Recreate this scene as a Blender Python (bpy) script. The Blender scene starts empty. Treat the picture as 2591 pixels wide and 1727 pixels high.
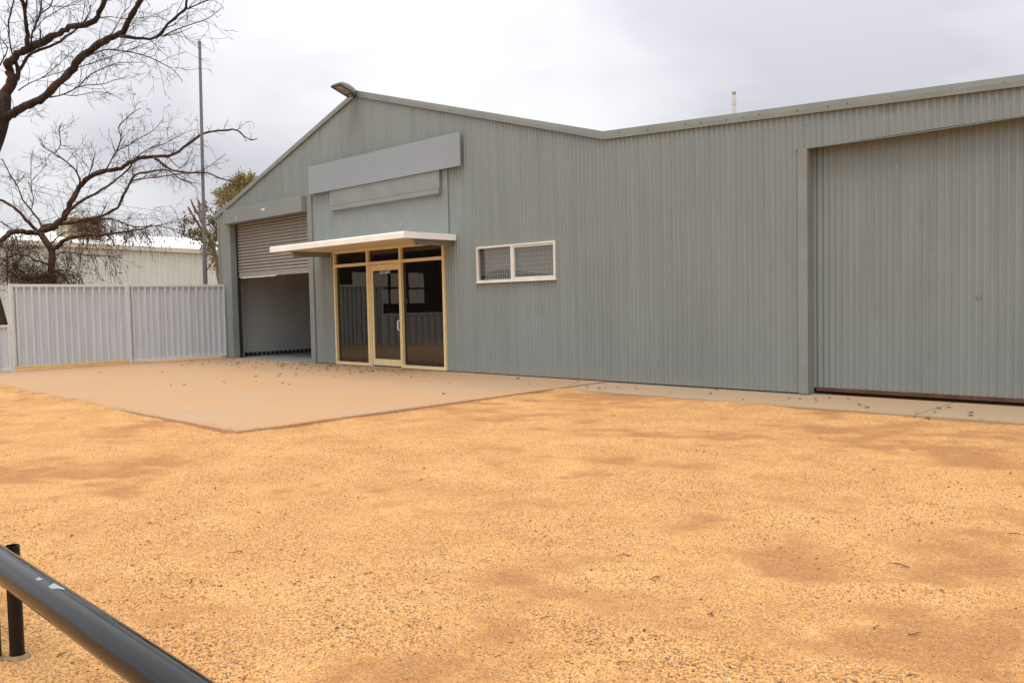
import bpy, math, random
import numpy as np
from mathutils import Vector, Matrix
random.seed(7); rng = np.random.default_rng(11)
S = bpy.context.scene
COL = S.collection
R = math.radians

# ------------------------------------------------------------------ camera
CAM = Vector((19.4948, -9.8276, 1.2))
RT = Vector((0.72114746, 0.69247169, -0.0207198))
UP = Vector((-0.01730861, 0.04790804, 0.99870177))
FW = Vector((-0.69256535, 0.71985261, -0.04653448))
cd = bpy.data.cameras.new('camera'); cam = bpy.data.objects.new('camera', cd); COL.objects.link(cam)
m3 = Matrix((RT, UP, -FW)).transposed()
cam.matrix_world = Matrix.Translation(CAM) @ m3.to_4x4()
cd.sensor_width = 36.0; cd.lens = 2085.14 / 2591.0 * 36.0
cd.clip_start = 0.05; cd.clip_end = 2000
S.camera = cam
def at(px, py, t):
    """world point seen at source-photo pixel (px, py) at depth t metres (used for branch layouts)"""
    return CAM + (FW + RT * ((px - 1295.5) / 2085.14) + UP * ((863.5 - py) / 2085.14)) * t

# ------------------------------------------------------------------ world (overcast) + sun
SUN_EL, SUN_AZ = R(66), R(-30)      # azimuth measured from -Y towards +X side
w = bpy.data.worlds.new('World'); S.world = w; w.use_nodes = True
nt = w.node_tree; nt.nodes.clear()
def N(t, typ, **kw):
    n = t.nodes.new(typ)
    for k, v in kw.items():
        if k.startswith('i_'):
            key = k[2:]
            key = int(key) if key.isdigit() else key.replace('_', ' ')
            n.inputs[key].default_value = v
        else: setattr(n, k, v)
    return n
def math_(t, op, a, b=None):
    n = t.nodes.new('ShaderNodeMath'); n.operation = op
    for i, v in enumerate((a, b)):
        if v is None: continue
        if isinstance(v, (int, float)): n.inputs[i].default_value = v
        else: t.links.new(v, n.inputs[i])
    return n.outputs[0]
L = nt.links.new
tc = N(nt, 'ShaderNodeTexCoord'); sep = N(nt, 'ShaderNodeSeparateXYZ'); L(tc.outputs['Generated'], sep.inputs[0])
zc = math_(nt, 'MAXIMUM', sep.outputs['Z'], 0.0)
cie = math_(nt, 'MULTIPLY_ADD', zc, 2.0); nt.nodes[-1].inputs[2].default_value = 1.0   # CIE overcast: (1 + 2 sin h)/3
den = math_(nt, 'ADD', zc, 0.22)
dx = math_(nt, 'DIVIDE', sep.outputs['X'], den); dy = math_(nt, 'DIVIDE', sep.outputs['Y'], den)
cmb = N(nt, 'ShaderNodeCombineXYZ'); L(dx, cmb.inputs[0]); L(dy, cmb.inputs[1])
cl = N(nt, 'ShaderNodeTexNoise', i_Scale=0.85, i_Detail=4.5, i_Roughness=0.5, i_Distortion=0.35)
mp = N(nt, 'ShaderNodeMapping'); mp.inputs['Location'].default_value = (4.1, 0.0, 0.4)
L(cmb.outputs[0], mp.inputs[0]); L(mp.outputs[0], cl.inputs['Vector'])
rmp = N(nt, 'ShaderNodeValToRGB'); L(cl.outputs['Fac'], rmp.inputs[0])
e = rmp.color_ramp.elements
e[0].position = 0.36; e[0].color = (0.70, 0.695, 0.755, 1)
e[1].position = 0.64; e[1].color = (1.11, 1.12, 1.14, 1)
mul = N(nt, 'ShaderNodeMixRGB', blend_type='MULTIPLY'); mul.inputs[0].default_value = 1
cc = N(nt, 'ShaderNodeCombineXYZ'); [L(cie, cc.inputs[i]) for i in range(3)]
L(rmp.outputs[0], mul.inputs[1]); L(cc.outputs[0], mul.inputs[2])
bg = N(nt, 'ShaderNodeBackground', i_Strength=0.70); L(mul.outputs[0], bg.inputs[0])
sky = N(nt, 'ShaderNodeTexSky', sky_type='NISHITA', sun_disc=False, sun_elevation=SUN_EL, sun_rotation=R(180) + SUN_AZ)
bg2 = N(nt, 'ShaderNodeBackground', i_Strength=0.08); L(sky.outputs[0], bg2.inputs[0])
mx = N(nt, 'ShaderNodeMixShader', i_0=0.08); L(bg.outputs[0], mx.inputs[1]); L(bg2.outputs[0], mx.inputs[2])
wo = N(nt, 'ShaderNodeOutputWorld'); L(mx.outputs[0], wo.inputs[0])
sd = bpy.data.lights.new('sun', 'SUN'); sd.energy = 1.5; sd.angle = R(32); sd.color = (1, 0.97, 0.92)
sun = bpy.data.objects.new('sun', sd); COL.objects.link(sun)
sv = Vector((math.sin(-SUN_AZ) * math.cos(SUN_EL), -math.cos(SUN_AZ) * math.cos(SUN_EL), math.sin(SUN_EL)))
sun.rotation_euler = sv.to_track_quat('Z', 'Y').to_euler(); sun.location = (20, -20, 30)
S.view_settings.view_transform = 'Standard'; S.view_settings.look = 'None'
S.view_settings.exposure = 0.0; S.view_settings.gamma = 1.0

# ------------------------------------------------------------------ materials
def newmat(name):
    m = bpy.data.materials.new(name); m.use_nodes = True; t = m.node_tree
    return m, t, t.nodes['Principled BSDF']
def mixc(t, fac, a, b, blend='MIX'):
    n = t.nodes.new('ShaderNodeMix'); n.data_type = 'RGBA'; n.blend_type = blend
    for s, v in ((0, fac), (6, a), (7, b)):
        if isinstance(v, (int, float)): n.inputs[s].default_value = v
        elif isinstance(v, (tuple, list)): n.inputs[s].default_value = (*v[:3], 1)
        else: t.links.new(v, n.inputs[s])
    return n.outputs[2]
def coord(t, scale=(1, 1, 1), rand=False):
    tc = t.nodes.new('ShaderNodeTexCoord'); m = t.nodes.new('ShaderNodeMapping')
    m.inputs['Scale'].default_value = scale; t.links.new(tc.outputs['Object'], m.inputs[0])
    if rand:
        oi = t.nodes.new('ShaderNodeObjectInfo'); k = math_(t, 'MULTIPLY', oi.outputs['Random'], 37.0)
        t.links.new(k, m.inputs['Location'])
    return m.outputs[0]
def noise(t, vec, scale, detail=4, rough=0.55, dist=0.0):
    n = t.nodes.new('ShaderNodeTexNoise'); n.inputs['Scale'].default_value = scale
    n.inputs['Detail'].default_value = detail; n.inputs['Roughness'].default_value = rough
    n.inputs['Distortion'].default_value = dist; t.links.new(vec, n.inputs['Vector']); return n.outputs['Fac']
def rampf(t, fac, a, b, va=0.0, vb=1.0):
    n = t.nodes.new('ShaderNodeMapRange'); n.interpolation_type = 'SMOOTHSTEP'
    n.inputs[1].default_value = a; n.inputs[2].default_value = b; n.inputs[3].default_value = va; n.inputs[4].default_value = vb
    t.links.new(fac, n.inputs[0]); return n.outputs[0]
def bump(t, bs, h, strength, dist):
    b = t.nodes.new('ShaderNodeBump'); b.inputs['Strength'].default_value = strength; b.inputs['Distance'].default_value = dist
    t.links.new(h, b.inputs['Height']); t.links.new(b.outputs[0], bs.inputs['Normal'])
def simple(name, c, rough=0.5, var=0.12, scale=3.0, metal=0.0, bmp=0.0, bscale=40.0, stretch=(1, 1, 1), dirt=None, objvar=0.0, spec=0.5):
    m, t, b = newmat(name)
    v = coord(t, stretch); f = noise(t, v, scale, 5, 0.6)
    lo = tuple(x * (1 - var) for x in c); hi = tuple(min(x * (1 + var), 0.95) for x in c)
    colr = mixc(t, rampf(t, f, 0.3, 0.7), lo, hi)
    if objvar:
        oi = t.nodes.new('ShaderNodeObjectInfo')
        g = math_(t, 'MULTIPLY_ADD', oi.outputs['Random'], objvar * 2); t.nodes[-1].inputs[2].default_value = 1 - objvar
        cmbn = t.nodes.new('ShaderNodeCombineXYZ'); [t.links.new(g, cmbn.inputs[i]) for i in range(3)]
        colr = mixc(t, 1.0, colr, cmbn.outputs[0], 'MULTIPLY')
    if dirt:
        f2 = noise(t, coord(t), dirt[1], 8, 0.7); colr = mixc(t, rampf(t, f2, dirt[2], dirt[2] + 0.12), colr, dirt[0])
    t.links.new(colr, b.inputs['Base Color'])
    b.inputs['Roughness'].default_value = rough; b.inputs['Metallic'].default_value = metal
    b.inputs['Specular IOR Level'].default_value = spec
    if bmp: bump(t, b, noise(t, coord(t), bscale, 4), bmp, 0.01)
    return m

def painted_clad(name, c):
    m, t, b = newmat(name)
    v = coord(t)
    streak = noise(t, coord(t, (9, 9, 0.35)), 1.0, 5, 0.6)
    big = noise(t, v, 0.8, 4, 0.55)
    colr = mixc(t, rampf(t, streak, 0.3, 0.7), tuple(x * 0.92 for x in c), tuple(x * 1.07 for x in c))
    colr = mixc(t, rampf(t, big, 0.35, 0.7, 0, 0.35), colr, (c[0] * 1.12, c[1] * 1.1, c[2] * 1.08))
    oi = t.nodes.new('ShaderNodeObjectInfo')
    g = math_(t, 'MULTIPLY_ADD', oi.outputs['Random'], 0.035); t.nodes[-1].inputs[2].default_value = 0.983
    cm = t.nodes.new('ShaderNodeCombineXYZ'); [t.links.new(g, cm.inputs[i]) for i in range(3)]
    colr = mixc(t, 1.0, colr, cm.outputs[0], 'MULTIPLY')
    # brown dust splash low on the wall (own shape), paint chips
    sp = t.nodes.new('ShaderNodeSeparateXYZ'); t.links.new(v, sp.inputs[0])
    dn = noise(t, coord(t, (3, 3, 5)), 2.0, 6, 0.7)
    low = rampf(t, math_(t, 'ADD', sp.outputs['Z'], math_(t, 'MULTIPLY', dn, -0.35)), -0.18, 0.10, 0.22, 0.0)
    colr = mixc(t, low, colr, (0.40, 0.30, 0.19))
    vor = t.nodes.new('ShaderNodeTexVoronoi'); vor.inputs['Scale'].default_value = 2.6; t.links.new(coord(t, (1, 1, 0.8)), vor.inputs['Vector'])
    fine = noise(t, v, 60, 2)
    chip = math_(t, 'LESS_THAN', math_(t, 'ADD', vor.outputs['Distance'], math_(t, 'MULTIPLY', fine, 0.045)), 0.043)
    colr = mixc(t, math_(t, 'MULTIPLY', chip, 0.7), colr, (0.55, 0.53, 0.5))
    vor2 = t.nodes.new('ShaderNodeTexVoronoi'); vor2.inputs['Scale'].default_value = 1.9; t.links.new(coord(t, (1.3, 1, 1)), vor2.inputs['Vector'])
    rust = math_(t, 'LESS_THAN', math_(t, 'ADD', vor2.outputs['Distance'], math_(t, 'MULTIPLY', fine, 0.04)), 0.036)
    colr = mixc(t, math_(t, 'MULTIPLY', rust, 0.6), colr, (0.10, 0.07, 0.05))
    t.links.new(colr, b.inputs['Base Color'])
    t.links.new(rampf(t, big, 0.3, 0.7, 0.42, 0.6), b.inputs['Roughness'])
    bump(t, b, noise(t, coord(t, (1, 1, 0.6)), 5, 4), 0.12, 0.02)
    return m

M = {}
GREY = (0.205, 0.238, 0.232)
M['clad'] = painted_clad('grey_green_cladding_paint', GREY)
M['flat'] = simple('grey_green_flat_paint', (0.210, 0.228, 0.215), 0.5, 0.07, 2.5, bmp=0.05, bscale=6, dirt=((0.26, 0.26, 0.23), 5, 0.66))
M['barge'] = simple('flashing_paint', (0.205, 0.228, 0.212), 0.45, 0.07, 3)
M['sign'] = simple('sign_board_paint', (0.255, 0.283, 0.305), 0.5, 0.03, 1.2)
M['slat'] = simple('roller_door_paint', (0.275, 0.26, 0.235), 0.5, 0.08, 6, objvar=0.05)
M['cream'] = simple('cream_powder_coat', (0.74, 0.60, 0.33), 0.4, 0.05, 8)
M['canopy'] = simple('off_white_canopy_paint', (0.87, 0.86, 0.80), 0.45, 0.05, 4, dirt=((0.62, 0.52, 0.38), 5, 0.68))
M['soffit'] = simple('soffit_paint', (0.72, 0.64, 0.48), 0.5, 0.05, 4)
M['winframe'] = simple('window_frame_paint', (0.66, 0.63, 0.56), 0.45, 0.07, 9, dirt=((0.5, 0.38, 0.22), 7, 0.66))
M['whitewall'] = simple('white_lined_wall', (0.56, 0.56, 0.53), 0.6, 0.05, 2, dirt=((0.16, 0.14, 0.12), 4, 0.72))
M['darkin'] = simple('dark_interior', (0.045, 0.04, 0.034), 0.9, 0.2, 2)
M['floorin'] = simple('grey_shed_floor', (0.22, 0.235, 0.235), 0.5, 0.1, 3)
M['gate'] = simple('pale_gate_paint', (0.565, 0.595, 0.625), 0.45, 0.06, 3, stretch=(4, 4, 0.4), objvar=0.02, dirt=((0.42, 0.36, 0.28), 3.5, 0.70))
M['gaterail'] = simple('pale_rail_paint', (0.60, 0.63, 0.62), 0.45, 0.05, 5, dirt=((0.55, 0.42, 0.24), 2.5, 0.66))
M['yellow'] = simple('cream_rail_paint', (0.62, 0.47, 0.20), 0.5, 0.08, 6)
M['shed'] = simple('off_white_shed_sheet', (0.62, 0.68, 0.65), 0.5, 0.04, 1.5, objvar=0.02)
M['shedroof'] = simple('pale_shed_roof', (0.84, 0.84, 0.78), 0.4, 0.03, 1)
M['cooler'] = simple('beige_cooler_plastic', (0.46, 0.39, 0.27), 0.6, 0.08, 5)
M['pole'] = simple('galvanised_pole', (0.16, 0.165, 0.165), 0.55, 0.12, 8, metal=0.0)
M['galv'] = simple('galvanised_steel', (0.45, 0.45, 0.45), 0.4, 0.1, 10, metal=0.6)
M['rust'] = simple('rusty_steel', (0.105, 0.042, 0.024), 0.85, 0.25, 9, bmp=0.4, bscale=60)
M['black'] = simple('black_rubber', (0.015, 0.014, 0.013), 0.8, 0.2, 5)
M['lamphouse'] = simple('lamp_housing', (0.05, 0.052, 0.045), 0.5, 0.08, 8)
M['lamptop'] = simple('lamp_cover', (0.20, 0.215, 0.20), 0.5, 0.08, 8)
M['chip'] = simple('bare_primer', (0.27, 0.29, 0.31), 0.5, 0.12, 60)
M['pvc'] = simple('white_pvc', (0.62, 0.59, 0.54), 0.45, 0.05, 8)
M['pvccap'] = simple('weathered_cap', (0.45, 0.37, 0.27), 0.6, 0.1, 20)
M['mesh'] = simple('white_mesh_wire', (0.33, 0.33, 0.32), 0.5, 0.04, 8)
M['letter'] = simple('white_lettering', (0.75, 0.74, 0.70), 0.5, 0.02, 8)
M['flake'] = simple('pale_undercoat', (0.72, 0.68, 0.58), 0.6, 0.06, 20)
M['darkshed'] = simple('dark_brown_boards', (0.03, 0.026, 0.022), 0.7, 0.2, 3)
M['curtain'] = simple('pale_sheeting', (0.62, 0.63, 0.60), 0.6, 0.08, 3)
M['dustyglass_blind'] = simple('grey_blind', (0.17, 0.16, 0.15), 0.8, 0.08, 3)
M['cable'] = simple('black_cable', (0.08, 0.08, 0.09), 0.6, 0.1, 3)
M['twig'] = simple('dead_twig', (0.085, 0.058, 0.04), 0.9, 0.3, 20, objvar=0.3)
M['concrete_lump'] = simple('concrete_footing', (0.30, 0.20, 0.11), 0.9, 0.15, 12, bmp=0.5, bscale=40)

def rail_paint():
    m, t, b = newmat('black_gloss_enamel')
    v = coord(t, (0.5, 6, 6)); f = noise(t, v, 9, 6, 0.65)
    dust = rampf(t, noise(t, coord(t), 14, 6, 0.7), 0.5, 0.85, 0.0, 0.12)
    colr = mixc(t, dust, (0.008, 0.008, 0.009), (0.06, 0.056, 0.056))
    t.links.new(colr, b.inputs['Base Color'])
    t.links.new(rampf(t, f, 0.3, 0.7, 0.035, 0.10), b.inputs['Roughness'])
    bump(t, b, noise(t, coord(t, (0.25, 4, 4)), 10, 4), 0.06, 0.01); b.inputs['IOR'].default_value = 1.42; b.inputs['Specular IOR Level'].default_value = 0.36
    return m
M['rail'] = rail_paint()
def glass(name, tint, ior, gloss=1.0):
    m = bpy.data.materials.new(name); m.use_nodes = True; t = m.node_tree; t.nodes.clear()
    tr = N(t, 'ShaderNodeBsdfTransparent'); tr.inputs[0].default_value = (*tint, 1)
    gl = N(t, 'ShaderNodeBsdfGlossy'); gl.inputs['Roughness'].default_value = 0.012; gl.inputs[0].default_value = (gloss, gloss * 0.99, gloss * 0.94, 1)
    bp = N(t, 'ShaderNodeBump'); bp.inputs['Strength'].default_value = 0.03; bp.inputs['Distance'].default_value = 0.02
    t.links.new(noise(t, coord(t), 1.6, 2), bp.inputs['Height']); t.links.new(bp.outputs[0], gl.inputs['Normal'])
    lw = N(t, 'ShaderNodeLayerWeight', i_Blend=0.5)
    p5 = math_(t, 'POWER', lw.outputs['Facing'], 5.0); fz = math_(t, 'MULTIPLY_ADD', p5, 1 - ior); t.nodes[-1].inputs[2].default_value = ior
    ms = N(t, 'ShaderNodeMixShader'); t.links.new(fz, ms.inputs[0]); t.links.new(tr.outputs[0], ms.inputs[1]); t.links.new(gl.outputs[0], ms.inputs[2])
    o = N(t, 'ShaderNodeOutputMaterial'); t.links.new(ms.outputs[0], o.inputs[0]); return m
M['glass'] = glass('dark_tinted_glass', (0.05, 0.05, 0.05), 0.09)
M['winglass'] = glass('dusty_window_glass', (0.93, 0.93, 0.91), 0.07)
m, t, b = newmat('amber_lamp_lens'); b.inputs['Base Color'].default_value = (0.36, 0.27, 0.15, 1); b.inputs['Roughness'].default_value = 0.2
t.links.new(mixc(t, rampf(t, noise(t, coord(t), 5, 2), 0.35, 0.65), (0.20, 0.165, 0.13), (0.34, 0.25, 0.13)), b.inputs['Base Color']); M['lens'] = m

def bark(name, a, c, sc=9.0):
    m, t, b = newmat(name)
    v = coord(t, (1, 1, 0.45)); f = noise(t, v, sc, 7, 0.7)
    f2 = noise(t, coord(t), 1.3, 3)
    colr = mixc(t, rampf(t, f, 0.35, 0.68), a, c)
    colr = mixc(t, rampf(t, f2, 0.55, 0.7, 0, 0.55), colr, (c[0] * 1.25, c[1] * 0.85, c[2] * 0.6))
    t.links.new(colr, b.inputs['Base Color']); b.inputs['Roughness'].default_value = 0.95
    b.inputs['Specular IOR Level'].default_value = 0.2
    bump(t, b, f, 0.9, 0.02); return m
M['bark1'] = bark('dark_bark', (0.020, 0.015, 0.013), (0.070, 0.050, 0.040))
M['bark2'] = bark('reddish_bark', (0.036, 0.022, 0.016), (0.125, 0.076, 0.052))
M['barkgum'] = bark('gum_bark', (0.12, 0.085, 0.06), (0.34, 0.27, 0.21), 6)
def leafmat(name):
    m, t, b = newmat(name)
    a = t.nodes.new('ShaderNodeAttribute'); a.attribute_name = 'col'
    t.links.new(a.outputs['Color'], b.inputs['Base Color']); b.inputs['Roughness'].default_value = 0.6
    b.inputs['Specular IOR Level'].default_value = 0.25
    return m
M['leaf'] = leafmat('leaf_colours'); M['stone'] = leafmat('stone_colours')
M['stone'].node_tree.nodes['Principled BSDF'].inputs['Roughness'].default_value = 0.9

def gravel_mat():
    m, t, b = newmat('orange_gravel')
    v = coord(t)
    sp = t.nodes.new('ShaderNodeSeparateXYZ'); t.links.new(v, sp.inputs[0])
    big = noise(t, v, 0.33, 5, 0.6, 0.4); mid = noise(t, v, 1.7, 6, 0.65, 0.3); fine = noise(t, v, 45, 4, 0.7)
    vor = t.nodes.new('ShaderNodeTexVoronoi'); vor.inputs['Scale'].default_value = 150; t.links.new(v, vor.inputs['Vector'])
    vs = t.nodes.new('ShaderNodeSeparateColor'); t.links.new(vor.outputs['Color'], vs.inputs[0])
    c = mixc(t, rampf(t, mid, 0.3, 0.72), SAND[0], SAND[1])
    # bare compacted earth where the stones have been scuffed away (mask laid out on the mesh)
    at_n = t.nodes.new('ShaderNodeAttribute'); at_n.attribute_name = 'bare'
    p2 = noise(t, v, 5.0, 5, 0.65, 0.5)
    f = math_(t, 'ADD', at_n.outputs['Fac'], math_(t, 'MULTIPLY', math_(t, 'SUBTRACT', p2, 0.5), 0.62))
    patch = rampf(t, f, 0.42, 0.76, 0.0, 0.92)
    grit = rampf(t, f, 0.36, 0.68, 1.0, 0.45)
    c = mixc(t, patch, c, mixc(t, rampf(t, fine, 0.3, 0.7), DIRT[0], DIRT[1]))
    # individual grain colour
    g = mixc(t, vs.outputs[0], (0.52, 0.48, 0.46), (1.34, 1.34, 1.36))
    c = mixc(t, math_(t, 'MULTIPLY', grit, 0.85), c, mixc(t, 1.0, c, g, 'MULTIPLY'))
    dark = math_(t, 'MULTIPLY', math_(t, 'GREATER_THAN', vs.outputs[1], 0.92), math_(t, 'MULTIPLY', grit, 0.65))
    c = mixc(t, dark, c, (0.12, 0.095, 0.075))
    pale = math_(t, 'MULTIPLY', math_(t, 'GREATER_THAN', vs.outputs[2], 0.93), math_(t, 'MULTIPLY', grit, 0.5))
    c = mixc(t, pale, c, (0.72, 0.62, 0.46))
    t.links.new(c, b.inputs['Base Color']); b.inputs['Roughness'].default_value = 0.95; b.inputs['Specular IOR Level'].default_value = 0.1
    h = math_(t, 'SUBTRACT', math_(t, 'MULTIPLY', fine, 0.6), vor.outputs['Distance'])
    bump(t, b, h, 0.8, 0.008); return m
SAND = [(0.60, 0.305, 0.110), (0.735, 0.405, 0.152)]
DIRT = [(0.40, 0.185, 0.072), (0.50, 0.245, 0.098)]
BLOBS = [(15.0, -3.35, 2.0, 0.36, 0.33, 2.1), (16.0, -3.5, 0.8, 0.25, 0.4, 1.4), (16.2, -4.3, 0.9, 0.35, 0.7, 1.2), (17.3, -5.4, 0.7, 0.35, 0.8, 1.2), (17.6, -6.2, 1.2, 0.7, 0.9, 0.8), (18.8, -5.9, 2.0, 1.3, 0.8, 0.8), (17.6, -7.2, 1.8, 0.9, 0.85, 0.5), (18.3, -4.6, 0.7, 0.4, 0.7, 0.7), (15.2, -5.2, 0.7, 0.3, 0.7, 0.5), (11.3, -6.9, 0.7, 0.4, 0.2, 0.6), (17.0, -7.4, 0.6, 0.4, 0.9, 0.55), (16.0, -7.3, 0.5, 0.3, 0.7, 0.5)]
M['gravel'] = gravel_mat()
def concrete(name, base, dust, amt, stain):
    m, t, b = newmat(name); v = coord(t)
    a = noise(t, v, 0.7, 6, 0.6, 0.5); f = noise(t, v, 9, 6, 0.7); s = noise(t, coord(t, (0.6, 1.6, 1)), 1.4, 6, 0.65, 0.6)
    c = mixc(t, rampf(t, f, 0.25, 0.75), tuple(x * 0.9 for x in base), tuple(x * 1.08 for x in base))
    c = mixc(t, rampf(t, a, 0.3, 0.62, amt[0], amt[1]), c, dust)
    c = mixc(t, rampf(t, s, 0.58, 0.72, 0, 0.35), c, stain)
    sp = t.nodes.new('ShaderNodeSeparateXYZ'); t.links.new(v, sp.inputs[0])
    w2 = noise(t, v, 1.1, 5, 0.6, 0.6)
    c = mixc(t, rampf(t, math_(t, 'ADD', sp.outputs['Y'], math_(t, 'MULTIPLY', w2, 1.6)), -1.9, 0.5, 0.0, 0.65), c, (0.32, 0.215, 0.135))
    t.links.new(c, b.inputs['Base Color']); b.inputs['Roughness'].default_value = 0.9; b.inputs['Specular IOR Level'].default_value = 0.15
    bump(t, b, noise(t, v, 70, 3), 0.2, 0.004); return m
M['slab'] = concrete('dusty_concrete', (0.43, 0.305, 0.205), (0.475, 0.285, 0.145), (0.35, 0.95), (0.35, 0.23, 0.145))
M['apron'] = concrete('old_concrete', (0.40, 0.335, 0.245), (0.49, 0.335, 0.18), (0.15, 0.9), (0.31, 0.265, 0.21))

# ------------------------------------------------------------------ mesh helpers
OFF = {}
def tag(o, label=None, cat=None, group=None, kind=None):
    if label: o['label'] = label
    if cat: o['category'] = cat
    if group: o['group'] = group
    if kind: o['kind'] = kind
    return o
def thing(name, label, cat, loc=(0, 0, 0), group=None):
    o = bpy.data.objects.new(name, None); COL.objects.link(o); o.location = loc; OFF[o] = Vector(loc)
    o.empty_display_size = 0.2
    return tag(o, label, cat, group)
class MB:
    def __init__(s): s.v = []; s.f = []; s.key = {}
    def vert(s, p): s.v.append(tuple(p)); return len(s.v) - 1
    def box(s, x0, x1, y0, y1, z0, z1):
        i = len(s.v)
        s.v += [(x, y, z) for z in (z0, z1) for y in (y0, y1) for x in (x0, x1)]
        s.f += [tuple(i + k for k in q) for q in ((0, 2, 3, 1), (4, 5, 7, 6), (0, 1, 5, 4), (2, 6, 7, 3), (0, 4, 6, 2), (1, 3, 7, 5))]
        return s
    def hexa(s, bottom, top):
        i = len(s.v); s.v += [tuple(p) for p in bottom] + [tuple(p) for p in top]
        s.f += [(i + 3, i + 2, i + 1, i), (i + 4, i + 5, i + 6, i + 7)]
        s.f += [(i + k, i + (k + 1) % 4, i + 4 + (k + 1) % 4, i + 4 + k) for k in range(4)]; return s
    def quad(s, a, b, c, d):
        i = len(s.v); s.v += [tuple(a), tuple(b), tuple(c), tuple(d)]; s.f.append((i, i + 1, i + 2, i + 3)); return s
    def prism(s, poly, fn0, fn1):
        n = len(poly); i = len(s.v); s.v += [tuple(fn0(p)) for p in poly] + [tuple(fn1(p)) for p in poly]
        s.f += [tuple(i + k for k in range(n)), tuple(i + 2 * n - 1 - k for k in range(n))]
        s.f += [(i + k, i + n + k, i + n + (k + 1) % n, i + (k + 1) % n) for k in range(n)]; return s
    def tube(s, pts, rad, n=8, cap=True):
        pts = [Vector(p) for p in pts]; base = len(s.v); ref = None
        for k, p in enumerate(pts):
            d = (pts[min(k + 1, len(pts) - 1)] - pts[max(k - 1, 0)])
            d = d.normalized() if d.length > 1e-9 else Vector((0, 0, 1))
            if ref is None: ref = d.orthogonal().normalized()
            ref = (ref - d * ref.dot(d)); ref = ref.normalized() if ref.length > 1e-6 else d.orthogonal().normalized()
            b2 = d.cross(ref); r = rad[k] if hasattr(rad, '__len__') else rad
            for j in range(n):
                a = 2 * math.pi * j / n; s.v.append(tuple(p + (ref * math.cos(a) + b2 * math.sin(a)) * r))
        for k in range(len(pts) - 1):
            for j in range(n):
                a = base + k * n + j; b_ = base + k * n + (j + 1) % n; s.f.append((a, b_, b_ + n, a + n))
        if cap:
            s.f.append(tuple(base + n - 1 - j for j in range(n))); e_ = base + (len(pts) - 1) * n; s.f.append(tuple(e_ + j for j in range(n)))
        return s
    def grid(s, us, zlo, zhi, fn, holes=(), row=0.6):
        """ribbed sheet: columns us, rows at multiples of row, fn(u,z)->point; holes (u0,u1,z0,z1)"""
        def V(u, z):
            k = (round(u, 4), round(z, 4))
            if k not in s.key: s.key[k] = s.vert(fn(u, z))
            return s.key[k]
        for a, b_ in zip(us[:-1], us[1:]):
            um = (a + b_) / 2; cuts = sorted((h[2], h[3]) for h in holes if h[0] < um < h[1])
            lo = zlo; spans = []
            for h0, h1 in cuts:
                if h0 > lo + 1e-4: spans.append((lo, h0, False))
                lo = max(lo, h1)
            if min(zhi(a), zhi(b_)) > lo + 1e-3: spans.append((lo, None, True))
            for z0, z1, top in spans:
                zmax = min(zhi(a), zhi(b_)) if top else z1
                rows = [z0] + [row * k for k in range(int(z0 / row) + 1, int(zmax / row) + 2) if z0 + 0.02 < row * k < zmax - 0.05]
                for r0, r1 in zip(rows, rows[1:] + [None]):
                    ta = r1 if r1 is not None else (zhi(a) if top else z1); tb = r1 if r1 is not None else (zhi(b_) if top else z1)
                    s.f.append((V(a, r0), V(b_, r0), V(b_, tb), V(a, ta)))
        return s
    def build(s, name, mat, parent=None, smooth=False, bevel=0.0, kind=None, label=None):
        o_ = OFF.get(parent, Vector((0, 0, 0)))
        me = bpy.data.meshes.new(name); me.from_pydata([(v[0] - o_[0], v[1] - o_[1], v[2] - o_[2]) for v in s.v], [], s.f); me.update()
        if mat: me.materials.append(M[mat] if isinstance(mat, str) else mat)
        if smooth: me.polygons.foreach_set('use_smooth', [True] * len(me.polygons))
        o = bpy.data.objects.new(name, me); COL.objects.link(o)
        if parent: o.parent = parent
        OFF[o] = o_
        if bevel:
            bm_ = o.modifiers.new('bevel', 'BEVEL'); bm_.width = bevel; bm_.segments = 2; bm_.limit_method = 'ANGLE'
        tag(o, label, None, None, kind); return o
def B(name, mat, parent, *a, bevel=0.0, label=None): return MB().box(*a).build(name, mat, parent, bevel=bevel, label=label)
def dup(o, loc, parent=None, rot=None):
    c = o.copy(); COL.objects.link(c); c.location = loc
    if parent: c.parent = parent
    if rot: c.rotation_euler = rot
    return c
def frange(a, b, st): n = max(1, int(round((b - a) / st))); return [a + (b - a) * i / n for i in range(n + 1)]
def hsh(*a): return (math.sin(sum(x * k for x, k in zip(a, (12.9898, 78.233, 37.719)))) * 43758.5453) % 1.0
def wob(x, z): return 0.0014 * (math.sin(x * 2.3 + z * 1.1) + math.sin(x * 0.9 - z * 2.7 + 1.3) + 0.8 * math.sin(x * 5.1 + z * 3.3))

# ------------------------------------------------------------------ ground
def axis(a, b, st, outer):
    core = list(np.arange(a, b + 1e-6, st)); return [a - o for o in reversed(outer)] + core + [b + o for o in outer]
outer = [0.5, 1.2, 2.5, 5, 10, 20, 40, 90, 200, 420]
gx = np.array(axis(-1.0, 23.0, 0.08, outer)); gy = np.array(axis(-13.0, 0.6, 0.08, outer))
XX, YY = np.meshgrid(gx, gy)
ph = rng.uniform(0, 6.28, (14, 2)); H = np.zeros_like(XX)
for k in range(14):
    fr = 0.35 * 1.33 ** k; an = rng.uniform(0, 6.28)
    H += (0.0075 / 1.24 ** k) * np.sin(fr * (XX * math.cos(an) + YY * math.sin(an)) * 2 + ph[k, 0] + 0.8 * np.sin(fr * 1.3 * YY + ph[k, 1]))
H = np.clip(H, -0.02, 0.02) - 0.035
rt_ = np.exp(-((XX - 12.08) / 0.25) ** 2) * (YY > -6.3) * (YY < -1.0); H += rt_ * (0.014 + 0.006 * np.sin(YY * 5))
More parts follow.
